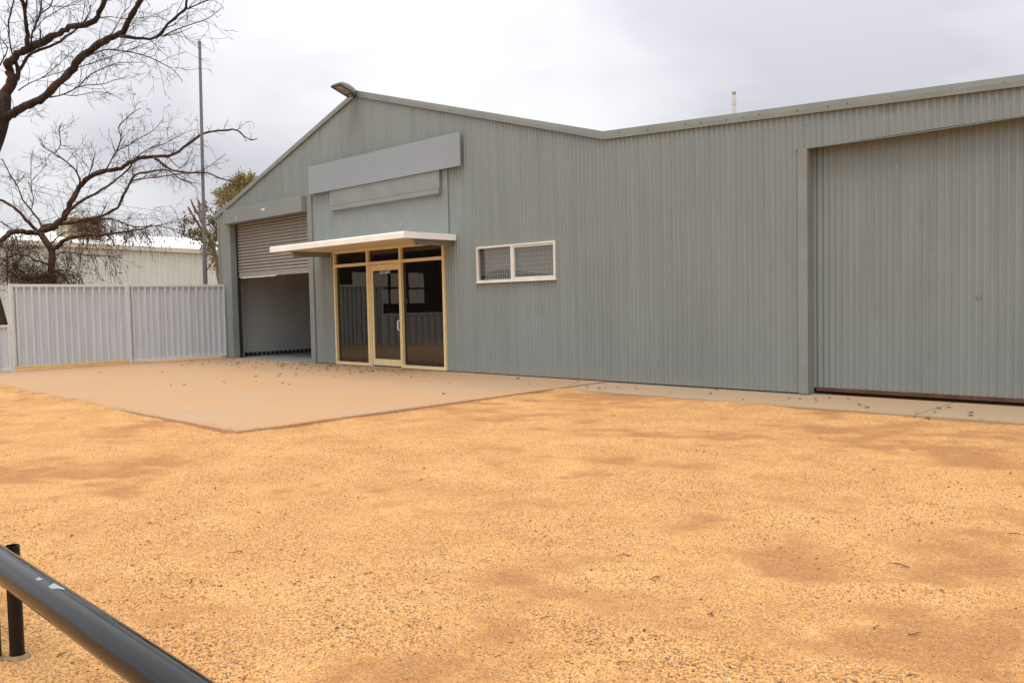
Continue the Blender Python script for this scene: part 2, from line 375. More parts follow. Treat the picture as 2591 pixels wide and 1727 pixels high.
edge = np.exp(-((YY + 5.98) / 0.30) ** 2) * np.clip((10.2 - XX) / 3.0, 0, 1)           # gravel swept up to the slab on the left
H += edge * (0.045 + 0.010 * np.sin(XX * 3.1) * np.sin(XX * 1.3 + 1) + 0.006 * np.sin(XX * 9 + YY * 7))
ap = np.exp(-((YY + 1.24) / 0.16) ** 2) * (XX > 12.0); H += ap * (0.018 + 0.008 * np.sin(XX * 4.3))
ins = ((YY > -5.86) & (XX < 11.93) & (XX > -0.2)) | ((YY > -1.06) & (XX > 11.5)); H = np.where(ins, -0.09, H)
def vnoise(X, Y, sc, seed):
    g_ = np.random.default_rng(seed).uniform(0, 1, (256, 256)); u = X * sc + 400; w_ = Y * sc + 400
    i0 = np.floor(u).astype(int); j0 = np.floor(w_).astype(int); fu = u - i0; fw = w_ - j0; fu = fu * fu * (3 - 2 * fu); fw = fw * fw * (3 - 2 * fw)
    G_ = lambda a, b_: g_[a % 256, b_ % 256]
    return (G_(i0, j0) * (1 - fu) + G_(i0 + 1, j0) * fu) * (1 - fw) + (G_(i0, j0 + 1) * (1 - fu) + G_(i0 + 1, j0 + 1) * fu) * fw
def bare_mask(X, Y):
    ca, sa = math.cos(0.6), math.sin(0.6); U, W = X * ca + Y * sa, -X * sa + Y * ca
    m_ = 0.22 * vnoise(U, W, 0.5, 1) + 0.26 * vnoise(U, W * 1.3, 1.2, 2) + 0.28 * vnoise(U * 0.8, W * 1.2, 2.9, 3) + 0.24 * vnoise(U, W, 6.2, 4)
    m_ = (m_ - 0.5) * 1.5 + 0.445
    bl = np.zeros_like(m_)
    for x, y, rx, ry, an, amt in BLOBS:
        c_, s_ = math.cos(an), math.sin(an); u = ((X - x) * c_ + (Y - y) * s_) / rx; w_ = (-(X - x) * s_ + (Y - y) * c_) / ry
        bl = np.maximum(bl, amt * np.exp(-(u * u + w_ * w_) * 0.9))
    return np.clip(m_ + 0.155 * bl, 0, 1)
BARE = bare_mask(XX, YY); H -= 0.006 * np.clip((BARE - 0.5) * 5, 0, 1)
V_ = np.stack([XX.ravel(), YY.ravel(), H.ravel()], 1); ny, nx = XX.shape
ii = np.arange(ny * nx).reshape(ny, nx); F_ = np.stack([ii[:-1, :-1].ravel(), ii[:-1, 1:].ravel(), ii[1:, 1:].ravel(), ii[1:, :-1].ravel()], 1)
me = bpy.data.meshes.new('gravel_ground'); me.vertices.add(len(V_)); me.vertices.foreach_set('co', V_.ravel())
me.loops.add(F_.size); me.loops.foreach_set('vertex_index', F_.ravel().astype(np.int32)); me.polygons.add(len(F_))
me.polygons.foreach_set('loop_start', np.arange(0, F_.size, 4, dtype=np.int32)); me.update(calc_edges=True)
me.polygons.foreach_set('use_smooth', [True] * len(me.polygons)); me.materials.append(M['gravel'])
att = me.attributes.new('bare', 'FLOAT', 'POINT'); att.data.foreach_set('value', BARE.ravel().astype(np.float32))
g = bpy.data.objects.new('gravel_ground', me); COL.objects.link(g); tag(g, 'orange brown gravel yard in front of the grey shed', 'ground', kind='structure')
def gh(x, y):
    i = int(np.clip(np.searchsorted(gx, x), 1, nx - 1)); j = int(np.clip(np.searchsorted(gy, y), 1, ny - 1)); return float(H[j, i])

pave = MB()
top = [(12.0, -5.93), (12.0, -0.02), (0.1, -0.02), (0.1, -5.93)]
# slab with slightly chipped front edges
def chipped(p, q, n):
    out = []
    for k in range(n):
        f = k / n; x = p[0] + (q[0] - p[0]) * f; y = p[1] + (q[1] - p[1]) * f; j = 0 if k == 0 else random.uniform(-0.014, 0.006)
        nxn, nyn = (q[1] - p[1]), -(q[0] - p[0]); l = math.hypot(nxn, nyn); out.append((x + nxn / l * j, y + nyn / l * j))
    return out
poly = chipped((0.1, -5.93), (12.0, -5.93), 90) + chipped((12.0, -5.93), (12.0, -0.02), 50) + [(12.0, -0.02), (0.1, -0.02)]
pave.prism(poly, lambda p: (p[0], p[1], -0.12), lambda p: (p[0], p[1], 0.0))
pave.f = [tuple(reversed(f)) for f in pave.f]
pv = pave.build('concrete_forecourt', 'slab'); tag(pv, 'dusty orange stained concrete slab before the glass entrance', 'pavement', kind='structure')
ap_root = thing('concrete_apron', 'narrow grey concrete strip along the foot of the corrugated wall', 'pavement'); tag(ap_root, kind='structure')
js = [12.012, 13.57, 15.08, 16.7, 18.3, 19.9, 21.5]
for a, b_ in zip(js[:-1], js[1:]):
    mb = MB(); dz = random.uniform(-0.006, 0.0)
    po = chipped((a + 0.006, -1.14), (b_ - 0.006, -1.14), 16) + [(b_ - 0.006, -1.14), (b_ - 0.006, 0.15 if a > 15 else -0.02), (a + 0.006, 0.15 if a > 15 else -0.02)]
    mb.prism(po, lambda p: (p[0], p[1], -0.12), lambda p: (p[0], p[1], dz - 0.004)); mb.f = [tuple(reversed(f)) for f in mb.f]
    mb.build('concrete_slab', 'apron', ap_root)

# ------------------------------------------------------------------ the grey shed
def roof_z(x):
    if x <= 5.93: return 3.575 + (5.444 - 3.575) * (x + 0.0) / 5.93
    if x <= 12.02: return 5.444 + (3.687 - 5.444) * (x - 5.93) / (12.02 - 5.93)
    return 3.687 - 0.0507 * (x - 12.02)
XE = 21.5
shed = thing('warehouse', 'large grey green corrugated iron warehouse with gable front and glass entrance', 'building')
DOOR_X = 15.11; DOOR_Z = 3.01
holes = [(0.60, 4.07, 0, 3.26), (4.99, 8.43, 0, 2.45), (9.27, 11.02, 1.575, 2.15), (DOOR_X - 0.03, XE + 1, 0, DOOR_Z), (4.92, 8.50, 2.40, 3.62)]
def orb(x): return 0.0105 * math.cos(2 * math.pi * x / 0.0762)
DENTS = [(16.35, 2.02, .05, .014), (16.45, 0.42, .06, .013), (16.9, 0.36, .03, .008), (17.25, 2.5, .03, .01), (16.1, 1.5, .03, .008), (15.9, 0.9, .05, .008), (16.62, 1.6, .025, .008), (16.0, 3.34, .05, .02), (16.1, 3.30, .05, .012), (14.4, 0.5, .05, .01), (10.6, 0.98, .05, .012), (10.4, 1.0, .04, .010), (10.75, 1.0, .05, .012), (12.3, 0.45, .06, .01)] + [(random.uniform(8.6, 15), random.uniform(0.1, 2.9), random.uniform(.02, .06), random.uniform(.003, .009)) for _ in range(26)]
def dent(u, z):
    d = 0.0
    for x_, z_, r_, k_ in DENTS:
        if abs(u - x_) < 2.5 * r_ and abs(z - z_) < 4 * r_: d += k_ * math.exp(-((u - x_) / r_) ** 2 - ((z - z_) / (1.6 * r_)) ** 2)
    return d
def clad(parent, x0, x1, y0, zlo, zhi, holes, mat='clad', name='cladding_sheet'):
    k = 0; x = x0
    brk = sorted({b_ for h in holes for b_ in h[:2]} | {5.93, 12.02})
    while x < x1 - 0.01:
        xb = min(x + 0.762, x1)
        us = sorted(set([round(u, 4) for u in frange(x, min(xb + 0.012, x1), 0.0762 / 8)] + [b_ for b_ in brk if x < b_ < xb]))
        sx, sk = x, k
        def fn(u, z): return (u, y0 - orb(u) - 0.003 * (u - sx) / 0.762 + dent(u, z) + wob(u, z) + 0.0012 * (hsh(round(u / 0.0762), sk) - .5), z)
        mb = MB().grid(us, zlo, zhi, fn, holes, 0.1)
        if mb.f: mb.build(name, mat, parent, smooth=True)
        x = xb; k += 1
clad(shed, 0.0, XE, 0.0, 0.012, lambda x: roof_z(x) - 0.03, holes)
# corner, sides, roof
B('corner_flashing', 'flat', shed, -0.02, 0.055, -0.022, 0.06, 0.01, 3.53)
mb = MB()
us = frange(0.062, 18.0, 0.0762 / 4); mb.grid(us, 0.01, lambda u: 3.5, lambda u, z: (orb(u), u, z), (), 1.2); mb.build('side_wall', 'clad', shed, smooth=True)
def roofside(x0, x1, name):
    mb = MB(); us = frange(0.0, 18.0, 0.2)
    z0, z1 = roof_z(x0 + 1e-4), roof_z(x1 - 1e-4)
    mb.hexa([(x0, -0.02, z0 - 0.05), (x1, -0.02, z1 - 0.05), (x1, 18, z1 - 0.05), (x0, 18, z0 - 0.05)], [(x0, -0.02, z0 - 0.012), (x1, -0.02, z1 - 0.012), (x1, 18, z1 - 0.012), (x0, 18, z0 - 0.012)])
    mb.build(name, 'barge', shed)
roofside(-0.12, 5.93, 'roof'); roofside(5.93, 12.02, 'roof'); roofside(12.02, XE, 'roof')
def barge(x0, x1, h=0.115):
    # folded flashing in lengths, lapped
    n = max(1, int(abs(x1 - x0) / 2.6)); xs = frange(x0, x1, (x1 - x0) / n)
    for k, (a, b_) in enumerate(zip(xs[:-1], xs[1:])):
        za, zb = roof_z(a if a > x0 else a + 1e-4), roof_z(b_ - 1e-4 if b_ < x1 + 1 else b_)
        yo = -0.036 - 0.004 * (k % 2)
        mb = MB()
        segs = frange(a, b_, 0.35)
        prof = [(0.16, 0.004), (yo, 0.004), (yo - 0.003, -h * 0.5), (yo, -h), (yo + 0.012, -h + 0.002)]
        idx = []
        for u in segs:
            z = za + (zb - za) * (u - a) / (b_ - a); row = []
            for q, (yy, dz) in enumerate(prof): row.append(mb.vert((u, yy + (0.003 * math.sin(u * 2.1 + k) if q in (2, 3) else 0), z + dz)))
            idx.append(row)
        for r0, r1 in zip(idx[:-1], idx[1:]):
            for q in range(len(prof) - 1): mb.f.append((r0[q], r0[q + 1], r1[q + 1], r1[q]))
        o = mb.build('barge_flashing', 'barge', shed)
        sol = o.modifiers.new('thickness', 'SOLIDIFY'); sol.thickness = 0.0015
barge(-0.13, 5.93, 0.10); barge(5.93, 12.02); barge(12.02, XE)
mb = MB()
x = 12.3
while x < XE - .2:
    z = roof_z(x) - 0.055 + random.uniform(-.012, .012); y = -0.046; q_ = 0.0075
    i = len(mb.v); mb.v += [(x - q_, y + .004, z - q_), (x + q_, y + .004, z - q_), (x + q_, y + .004, z + q_), (x - q_, y + .004, z + q_), (x, y - .002, z)]
    mb.f += [(i, i + 1, i + 4), (i + 1, i + 2, i + 4), (i + 2, i + 3, i + 4), (i + 3, i, i + 4)]; x += random.choice((0.23, 0.38, 0.5, 0.62))
mb.build('flashing_screws', 'black', shed, kind='stuff')
# left eave gutter end
mb = MB(); pr_ = [(-0.02, 3.52), (-0.02, 3.42), (-0.07, 3.40), (-0.13, 3.42), (-0.14, 3.53), (-0.125, 3.53), (-0.118, 3.435), (-0.068, 3.415), (-0.035, 3.43), (-0.035, 3.52)]
mb.prism(pr_, lambda p: (p[0], -0.02, p[1]), lambda p: (p[0], 18, p[1])); mb.build('gutter', 'barge', shed)
# screws
mb = MB()
rows = [(0.165, 2), (1.29, 2), (2.40, 2), (3.30, 3), (4.36, 3)]
for zr, stp in rows:
    n = int(XE / 0.0762)
    for k in range(1, n):
        if (k + int(zr * 10)) % stp or random.random() < 0.12: continue
        x = k * 0.0762; z = zr + random.uniform(-0.012, 0.012)
        if z > roof_z(x) - 0.2 or any(h[0] - .02 < x < h[1] + .02 and h[2] < z < h[3] for h in holes) or x > DOOR_X: continue
        if 4.27 < x < 8.99 and 3.55 < z < 4.17: continue
        y = -0.0105 - 0.003 + wob(x, z); r = 0.0065; i = len(mb.v)
        mb.v += [(x - r, y, z - r), (x + r, y, z - r), (x + r, y, z + r), (x - r, y, z + r), (x, y - 0.007, z)]
        mb.f += [(i, i + 1, i + 4), (i + 1, i + 2, i + 4), (i + 2, i + 3, i + 4), (i + 3, i, i + 4)]
mb.build('screw_heads', 'barge', shed, kind='stuff')

# ---- left roller door opening
B('door_jamb', 'flat', shed, 0.585, 0.625, -0.028, 0.24, 0.004, 3.25)
B('door_jamb', 'flat', shed, 4.05, 4.22, -0.030, 0.05, 0.004, 3.58)
B('door_jamb', 'flat', shed, 4.052, 4.09, 0.051, 0.24, 0.004, 3.25)
hb = B('roller_header_box', 'flat', shed, 0.50, 4.00, -0.13, 0.12, 3.245, 3.585, bevel=0.006)
def flake(poly, y, name, parent, mat='flake'):
    mb = MB(); mb.prism(poly, lambda p: (p[0], y, p[1]), lambda p: (p[0], y - 0.0012, p[1])); mb.f = [tuple(reversed(f)) for f in mb.f]; return mb.build(name, mat, parent)
flake([(1.13, 3.30), (1.15, 3.30), (1.155, 3.35), (1.185, 3.40), (1.175, 3.41), (1.14, 3.37)], -0.131, 'paint_flake', hb)
flake([(2.30, 3.455), (2.50, 3.47), (2.46, 3.42), (2.42, 3.40), (2.40, 3.42), (2.34, 3.42)], -0.131, 'paint_flake', hb)
flake([(2.05, 3.52), (2.08, 3.525), (2.07, 3.50)], -0.131, 'paint_flake', hb)
ZB = 1.955
rdm = MB().box(0.64, 4.05, 0.165, 0.185, ZB, ZB + 0.125); rdm.box(0.64, 4.05, 0.150, 0.165, ZB, ZB + 0.03)
rdoor = rdm.build('roller_door', 'slat', shed, bevel=0.004)
sl = MB(); pts = []
for k in range(9):
    a = k / 8; pts.append((0.172 - 0.024 * math.sin(math.pi * min(1, a / 0.80)) ** 0.6 if a < 0.80 else 0.185, a * 0.0745))
for (y0, z0), (y1, z1) in zip(pts[:-1], pts[1:]): sl.quad((0.635, y0, z0), (4.05, y0, z0), (4.05, y1, z1), (0.635, y1, z1))
first = None; z = ZB + 0.126; k = 0
while z < 3.33:
    if first is None:
        first = sl.build('slat', 'slat', rdoor); first.location = (0, 0, z)
    else: dup(first, (0, 0, z))
    z += 0.0745
mb = MB().box(0.626, 0.645, 0.12, 0.20, 0.01, 3.25); mb.build('guide_track', 'black', shed)
# torn weather strip under the bottom rail
mb = MB(); xs = frange(0.75, 2.4, 0.06)
for a, b_ in zip(xs[:-1], xs[1:]):
    mb.quad((a, 0.148, ZB - 0.012 - 0.014 * hsh(a)), (b_, 0.148, ZB - 0.012 - 0.014 * hsh(b_)), (b_, 0.149, ZB + 0.004), (a, 0.149, ZB + 0.004))
mb.build('weather_strip', 'flake', rdoor)
# bay interior
B('interior_wall', 'whitewall', shed, 0.09, 0.13, 0.30, 7.9, 0.085, 3.1, label='scuffed white lined wall inside the open roller door')
mb = MB()
for k in range(60): mb.box(0.095, 0.125, 0.35 + k * 0.125, 0.40 + k * 0.125, 0.02, 0.075)
mb.build('wall_vent_blocks', 'floorin', shed, kind='stuff')
B('floor_plinth', 'black', shed, 0.02, 0.088, 0.25, 8.0, -0.08, 0.30)
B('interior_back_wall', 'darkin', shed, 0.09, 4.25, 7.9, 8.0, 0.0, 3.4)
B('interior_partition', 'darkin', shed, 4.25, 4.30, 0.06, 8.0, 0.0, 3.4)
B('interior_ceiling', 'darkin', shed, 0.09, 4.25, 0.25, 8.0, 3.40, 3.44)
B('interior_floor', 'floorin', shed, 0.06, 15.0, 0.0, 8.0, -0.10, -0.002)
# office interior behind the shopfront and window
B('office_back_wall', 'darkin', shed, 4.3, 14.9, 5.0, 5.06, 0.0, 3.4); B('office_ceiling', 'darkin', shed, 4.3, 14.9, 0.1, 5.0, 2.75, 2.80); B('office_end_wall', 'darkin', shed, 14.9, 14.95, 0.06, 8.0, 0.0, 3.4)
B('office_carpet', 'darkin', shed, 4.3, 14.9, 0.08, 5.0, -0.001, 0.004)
B('rear_wall', 'clad', shed, 0.0, XE, 17.9, 18.0, 0.0, 3.4)

# ---- infill panel, awning box above the canopy
B('infill_panel', 'flat', shed, 4.90, 8.45, -0.018, 0.02, 2.40, 3.60)
B('cover_strip', 'flat', shed, 8.452, 8.56, -0.024, 0.02, 2.30, 3.60)
ab = B('awning_box', 'flat', shed, 4.99, 8.40, -0.075, -0.02, 3.255, 3.60, bevel=0.006)
B('drip_lip', 'flat', ab, 4.985, 8.405, -0.098, -0.02, 3.165, 3.25, bevel=0.006)

# ---- canopy
can = MB().box(4.50, 8.735, -1.17, -0.02, 2.395, 2.415).build('canopy', 'canopy', shed)
MB().box(4.50, 8.735, -1.17, -0.015, 2.325, 2.335).build('soffit', 'soffit', can)
def fascia(a, b_, yf):
    mb = MB(); pr2 = [(-1.176, 2.312), (-1.190, 2.312), (-1.192, 2.40), (-1.184, 2.424), (-1.10, 2.426), (-1.10, 2.42), (-1.176, 2.418)]
    mb.prism(pr2, lambda p: (a, p[0] + yf, p[1]), lambda p: (b_, p[0] + yf, p[1])); mb.build('fascia_panel', 'canopy', can, bevel=0.002)
fascia(4.483, 5.33, 0.0); fascia(5.333, 7.02, -0.0015); fascia(7.023, 8.755, 0.0)
for xs_, sg in ((8.757, 1), (4.481, -1)):
    for y0, y1 in ((-1.175, -0.16), (-0.157, -0.02)):
        MB().box(min(xs_, xs_ - sg * 0.014), max(xs_, xs_ - sg * 0.014), y0, y1, 2.312, 2.42).build('fascia_panel', 'canopy', can, bevel=0.002)
for xb in (4.80, 8.62):
    mb = MB()
    mb.hexa([(xb - 0.03, -0.80, 2.225), (xb + 0.03, -0.80, 2.225), (xb + 0.03, -0.02, 2.225), (xb - 0.03, -0.02, 2.225)], [(xb - 0.03, -0.90, 2.322), (xb + 0.03, -0.90, 2.322), (xb + 0.03, -0.02, 2.322), (xb - 0.03, -0.02, 2.322)])
    mb.box(xb - 0.045, xb + 0.045, -0.86, -0.80, 2.215, 2.225)
    mb.build('bracket', 'flat', can, bevel=0.003)

# ---- glazed shopfront
X0, X1, XA, XB_, ZT, ZH = 4.99, 8.43, 6.155, 7.185, 2.03, 2.312
fr = MB()
fw_ = 0.048
for a, b_, z0, z1 in ((X0, X0 + fw_, 0.012, ZH), (X1 - fw_, X1, 0.012, ZH), (XA - 0.03, XA + 0.03, 0.012, ZH), (XB_ - 0.03, XB_ + 0.03, 0.012, ZH)): fr.box(a, b_, -0.045, 0.055, z0, z1)
fr.box(X0, X1, -0.045, 0.055, ZH, ZH + 0.035)
front = fr.build('shopfront_frame', 'cream', shed, bevel=0.003)
for a, b_ in ((X0 + fw_, XA - 0.03), (XA + 0.03, XB_ - 0.03), (XB_ + 0.03, X1 - fw_)):
    B('transom', 'cream', front, a, b_, -0.041, 0.05, ZT - 0.028, ZT + 0.030, bevel=0.002)
    B('transom', 'cream', front, a, b_, -0.041, 0.05, ZH - 0.03, ZH - 0.001)
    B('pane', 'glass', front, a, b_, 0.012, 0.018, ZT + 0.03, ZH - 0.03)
for a, b_ in ((X0 + fw_, XA - 0.03), (XB_ + 0.03, X1 - fw_)):
    B('bottom_rail', 'cream', front, a, b_, -0.043, 0.05, 0.012, 0.070, bevel=0.002)
    B('pane', 'glass', front, a, b_, 0.012, 0.018, 0.070, ZT - 0.028)
B('door_stop', 'cream', front, XA + 0.031, XA + 0.075, -0.028, 0.05, 0.015, ZT - 0.029)
LX0, LX1 = XA + 0.080, XB_ - 0.032
leaf = MB(); lz0, lz1 = 0.035, ZT - 0.034
leaf.box(LX0, LX0 + 0.055, -0.012, 0.032, lz0, lz1); leaf.box(LX1 - 0.055, LX1, -0.012, 0.032, lz0, lz1)
leaf.box(LX0 + 0.055, LX1 - 0.055, -0.011, 0.031, lz0, lz0 + 0.125); leaf.box(LX0 + 0.055, LX1 - 0.055, -0.011, 0.031, lz1 - 0.115, lz1)
door = leaf.build('glass_door', 'cream', shed, bevel=0.003)
B('pane', 'glass', door, LX0 + 0.055, LX1 - 0.055, 0.006, 0.012, lz0 + 0.125, lz1 - 0.115)
hx = LX1 - 0.04
MB().tube([(hx, -0.01, 0.73), (hx, -0.055, 0.735), (hx, -0.068, 0.75), (hx, -0.07, 0.82), (hx, -0.068, 0.89), (hx, -0.055, 0.905), (hx, -0.01, 0.91)], 0.011, 10).build('pull_handle', 'canopy', door, smooth=True)
B('threshold', 'galv', shed, XA + 0.03, XB_ - 0.03, -0.04, 0.05, 0.002, 0.016)
fc = bpy.data.curves.new('lettering', 'FONT'); fc.body = '0500 280887'; fc.size = 0.072; fc.align_x = 'CENTER'; fc.extrude = 0.0005
fo = bpy.data.objects.new('lettering_tmp', fc); COL.objects.link(fo); bpy.context.view_layer.update()
lm = bpy.data.meshes.new_from_object(fo.evaluated_get(bpy.context.evaluated_depsgraph_get())); bpy.data.objects.remove(fo)
lm.materials.clear(); lm.materials.append(M['letter']); lo_ = bpy.data.objects.new('lettering', lm); COL.objects.link(lo_); lo_.parent = door
lo_.location = ((LX0 + LX1) / 2 - 0.03, 0.0035, lz1 - 0.115 - 0.062); lo_.rotation_euler = (R(90), 0, 0); lo_.scale = (0.9, 1, 1)

# ---- small window
wx0, wx1, wz0, wz1, wm = 9.25, 11.04, 1.56, 2.162, 10.10
wf = MB(); wf.box(wx0, wx0 + 0.03, -0.022, 0.05, wz0, wz1); wf.box(wx1 - 0.038, wx1, -0.034, 0.05, wz0, wz1)
wf.box(wx0 + 0.03, wx1 - 0.038, -0.033, 0.05, wz1 - 0.03, wz1); wf.box(wx0 + 0.03, wx1 - 0.038, -0.033, 0.05, wz0, wz0 + 0.035); wf.box(wm - 0.03, wm + 0.03, -0.03, 0.045, wz0 + 0.035, wz1 - 0.03)
win = wf.build('window', 'winframe', shed, bevel=0.003)
B('sill', 'winframe', win, wx0 - 0.012, wx1 + 0.012, -0.044, 0.0, wz0 - 0.014, wz0 + 0.002, bevel=0.003)
sash = MB(); sx0, sx1 = wm + 0.031, wx1 - 0.039
sash.box(sx0, sx1, -0.020, 0.02, wz0 + 0.036, wz0 + 0.062); sash.box(sx0, sx1, -0.020, 0.02, wz1 - 0.060, wz1 - 0.031)
sash.box(sx0, sx0 + 0.012, -0.019, 0.02, wz0 + 0.062, wz1 - 0.060); sash.box(sx1 - 0.012, sx1, -0.019, 0.02, wz0 + 0.062, wz1 - 0.060); sash.build('sash', 'winframe', win, bevel=0.002)
B('pane', 'winglass', win, wx0 + 0.03, wm - 0.03, 0.010, 0.014, wz0 + 0.035, wz1 - 0.03)
B('pane', 'winglass', win, sx0 + 0.012, sx1 - 0.012, 0.000, 0.004, wz0 + 0.062, wz1 - 0.060)
mb = MB(); z = wz0 + 0.05
while z < wz1 - 0.03: mb.box(wx0 + 0.03, wx1 - 0.03, 0.030, 0.034, z, z + 0.006); z += 0.075
x = wx0 + 0.06
while x < wx1 - 0.03: mb.box(x, x + 0.0045, 0.034, 0.038, wz0, wz1); x += 0.055
mb.build('security_mesh', 'mesh', win)
lowp = [(wx0, wz0 + 0.10), (wx0 + 0.2, wz0 + 0.17), (wx0 + 0.42, wz0 + 0.21), (wx0 + 0.65, wz0 + 0.215), (wx0 + 0.86, wz0 + 0.17), (wx0 + 1.2, wz0 + 0.12), (wx1, wz0 + 0.06)]  # grey sheet behind the glass; arched edge imitates reflected sky above a dark shape
MB().prism(lowp + [(wx1, wz1), (wx0, wz1)], lambda p: (p[0], 0.075, p[1]), lambda p: (p[0], 0.078, p[1])).build('blind', 'dustyglass_blind', win)

# ---- big sliding door on the right
jm = MB().box(14.985, 15.105, -0.026, 0.05, 0.004, DOOR_Z - 0.005).box(15.085, 15.105, 0.05, 0.155, 0.004, DOOR_Z - 0.005)
jm.build('door_jamb', 'flat', shed)
hd = MB(); xs = frange(14.90, XE, 0.3)
for a, b_ in zip(xs[:-1], xs[1:]):
    j0, j1 = 0.006 * math.sin(a * 2.2), 0.006 * math.sin(b_ * 2.2)
    hd.hexa([(a, -0.012, DOOR_Z - 0.014 + j0), (b_, -0.012, DOOR_Z - 0.014 + j1), (b_, 0.07, DOOR_Z - 0.010), (a, 0.07, DOOR_Z - 0.010)], [(a, -0.012, DOOR_Z - 0.006 + j0), (b_, -0.012, DOOR_Z - 0.006 + j1), (b_, 0.07, DOOR_Z - 0.004), (a, 0.07, DOOR_Z - 0.004)])
hd.build('door_head_flashing', 'clad', shed)
sdm = MB().box(15.13, XE, 0.148, 0.225, 0.04, 0.078).box(15.13, XE, 0.141, 0.148, 0.035, 0.045)
sdoor = sdm.build('sliding_door', 'rust', shed, label='big corrugated sliding door with a rusty bottom rail')
clad(sdoor, 14.935, XE, 0.165, 0.07, lambda x: 3.15, [])
B('door_backing', 'darkin', shed, 15.0, XE, 0.24, 0.26, 0.0, 3.2)
# rust spot on the sliding door
mb = MB(); cx_, cz_ = 16.93, 1.16
ring = [(cx_ + 0.022 * math.cos(a) * random.uniform(0.7, 1.1), cz_ + 0.026 * math.sin(a) * random.uniform(0.7, 1.1)) for a in [k * math.pi / 6 for k in range(12)]]
mb.prism(ring, lambda p: (p[0], 0.154, p[1]), lambda p: (p[0], 0.148, p[1])); mb.f = [tuple(reversed(f)) for f in mb.f]; mb.build('rust_spot', simple('faint_rust', (0.21, 0.175, 0.135), 0.8, 0.3, 40), sdoor)

# ---- vent pipe on the lean-to roof
vp = MB().tube([(13.3, 1.5, 3.55), (13.3, 1.5, 4.10)], 0.030, 14).tube([(13.3, 1.5, 4.16), (13.3, 1.5, 4.225)], 0.026, 14).build('vent_pipe', 'pvc', shed, smooth=False)
MB().tube([(13.3, 1.5, 4.09), (13.3, 1.5, 4.165)], 0.036, 14).build('collar', 'pvc', vp)
MB().tube([(13.3, 1.5, 4.222), (13.3, 1.5, 4.24), (13.3, 1.5, 4.262), (13.3, 1.5, 4.278)], [0.024, 0.026, 0.034, 0.032], 10).build('cap', 'pvccap', vp)

# ------------------------------------------------------------------ sign board
sg = MB().box(4.27, 8.99, -0.105, -0.080, 3.578, 4.155).build('sign_board', 'sign', None)
tag(sg, 'blank pale grey sign board across the gable above the entrance', 'sign')
# ------------------------------------------------------------------ flood light at the apex
fl = thing('flood_light', 'grey flood light head sticking out from the gable peak', 'light', (5.93, -0.04, 5.40))
def P(y, z, x): return (5.93 + x, y, z)
hw = 0.15
y0, z0, y1, z1 = -0.10, 5.335, -0.50, 5.475
dy_, dz_ = y1 - y0, z1 - z0; ln = math.hypot(dy_, dz_); dn = (dy_ / ln, dz_ / ln); up_ = (dz_ / ln, -dy_ / ln)
up_ = (-dn[1], dn[0]) if dn[0] > 0 else (dn[1], -dn[0])
def q(u, v, x): return (5.93 + x, y0 + dn[0] * u + up_[0] * v, z0 + dn[1] * u + up_[1] * v)
mb = MB()
secs = [(0.0, 0.0, 0.05, 0.11), (0.06, 0.0, 0.12, 0.14), (0.22, 0.0, 0.125, hw), (0.36, 0.0, 0.085, hw), (0.425, 0.0, 0.03, hw - 0.01)]
prev = None
for u, v0, v1, hw_ in secs:
    r_ = [mb.vert(q(u, v0, -hw_)), mb.vert(q(u, v0, hw_)), mb.vert(q(u, v0 + (v1 - v0) * 0.55, hw_)), mb.vert(q(u, v1, hw_ * 0.6)), mb.vert(q(u, v1, -hw_ * 0.6)), mb.vert(q(u, v0 + (v1 - v0) * 0.55, -hw_))]
    if prev: mb.f += [(prev[k], prev[(k + 1) % 6], r_[(k + 1) % 6], r_[k]) for k in range(6)]
    else: mb.f.append(tuple(r_))
    prev = r_
mb.f.append(tuple(reversed(prev))); hs = mb.build('housing', 'lamptop', fl)
bz = MB()
for a in ((0.005, 0.105, -hw, hw), (0.385, 0.43, -hw, hw), (0.105, 0.385, -hw, -hw + 0.035), (0.105, 0.385, hw - 0.035, hw)):
    bz.hexa([q(a[0], -0.022, a[2]), q(a[1], -0.022, a[2]), q(a[1], -0.022, a[3]), q(a[0], -0.022, a[3])], [q(a[0], 0.0, a[2]), q(a[1], 0.0, a[2]), q(a[1], 0.0, a[3]), q(a[0], 0.0, a[3])])
bz.build('bezel', 'lamphouse', fl)
MB().hexa([q(0.105, -0.012, -hw + .035), q(0.385, -0.012, -hw + .035), q(0.385, -0.012, hw - .035), q(0.105, -0.012, hw - .035)], [q(0.105, -0.002, -hw + .035), q(0.385, -0.002, -hw + .035), q(0.385, -0.002, hw - .035), q(0.105, -0.002, hw - .035)]).build('lens', 'lens', fl)
MB().hexa([q(0.04, -0.026, -0.06), q(0.065, -0.026, -0.06), q(0.065, -0.026, 0.03), q(0.04, -0.026, 0.03)], [q(0.04, -0.0225, -0.06), q(0.065, -0.0225, -0.06), q(0.065, -0.0225, 0.03), q(0.04, -0.0225, 0.03)]).build('maker_plate', 'galv', fl)
MB().tube([(5.93, 0.02, 5.40), (5.93, -0.08, 5.385), (5.93, -0.14, 5.39)], 0.032, 10).box(5.87, 5.99, -0.06, -0.045, 5.31, 5.44).build('bracket', 'lamphouse', fl)

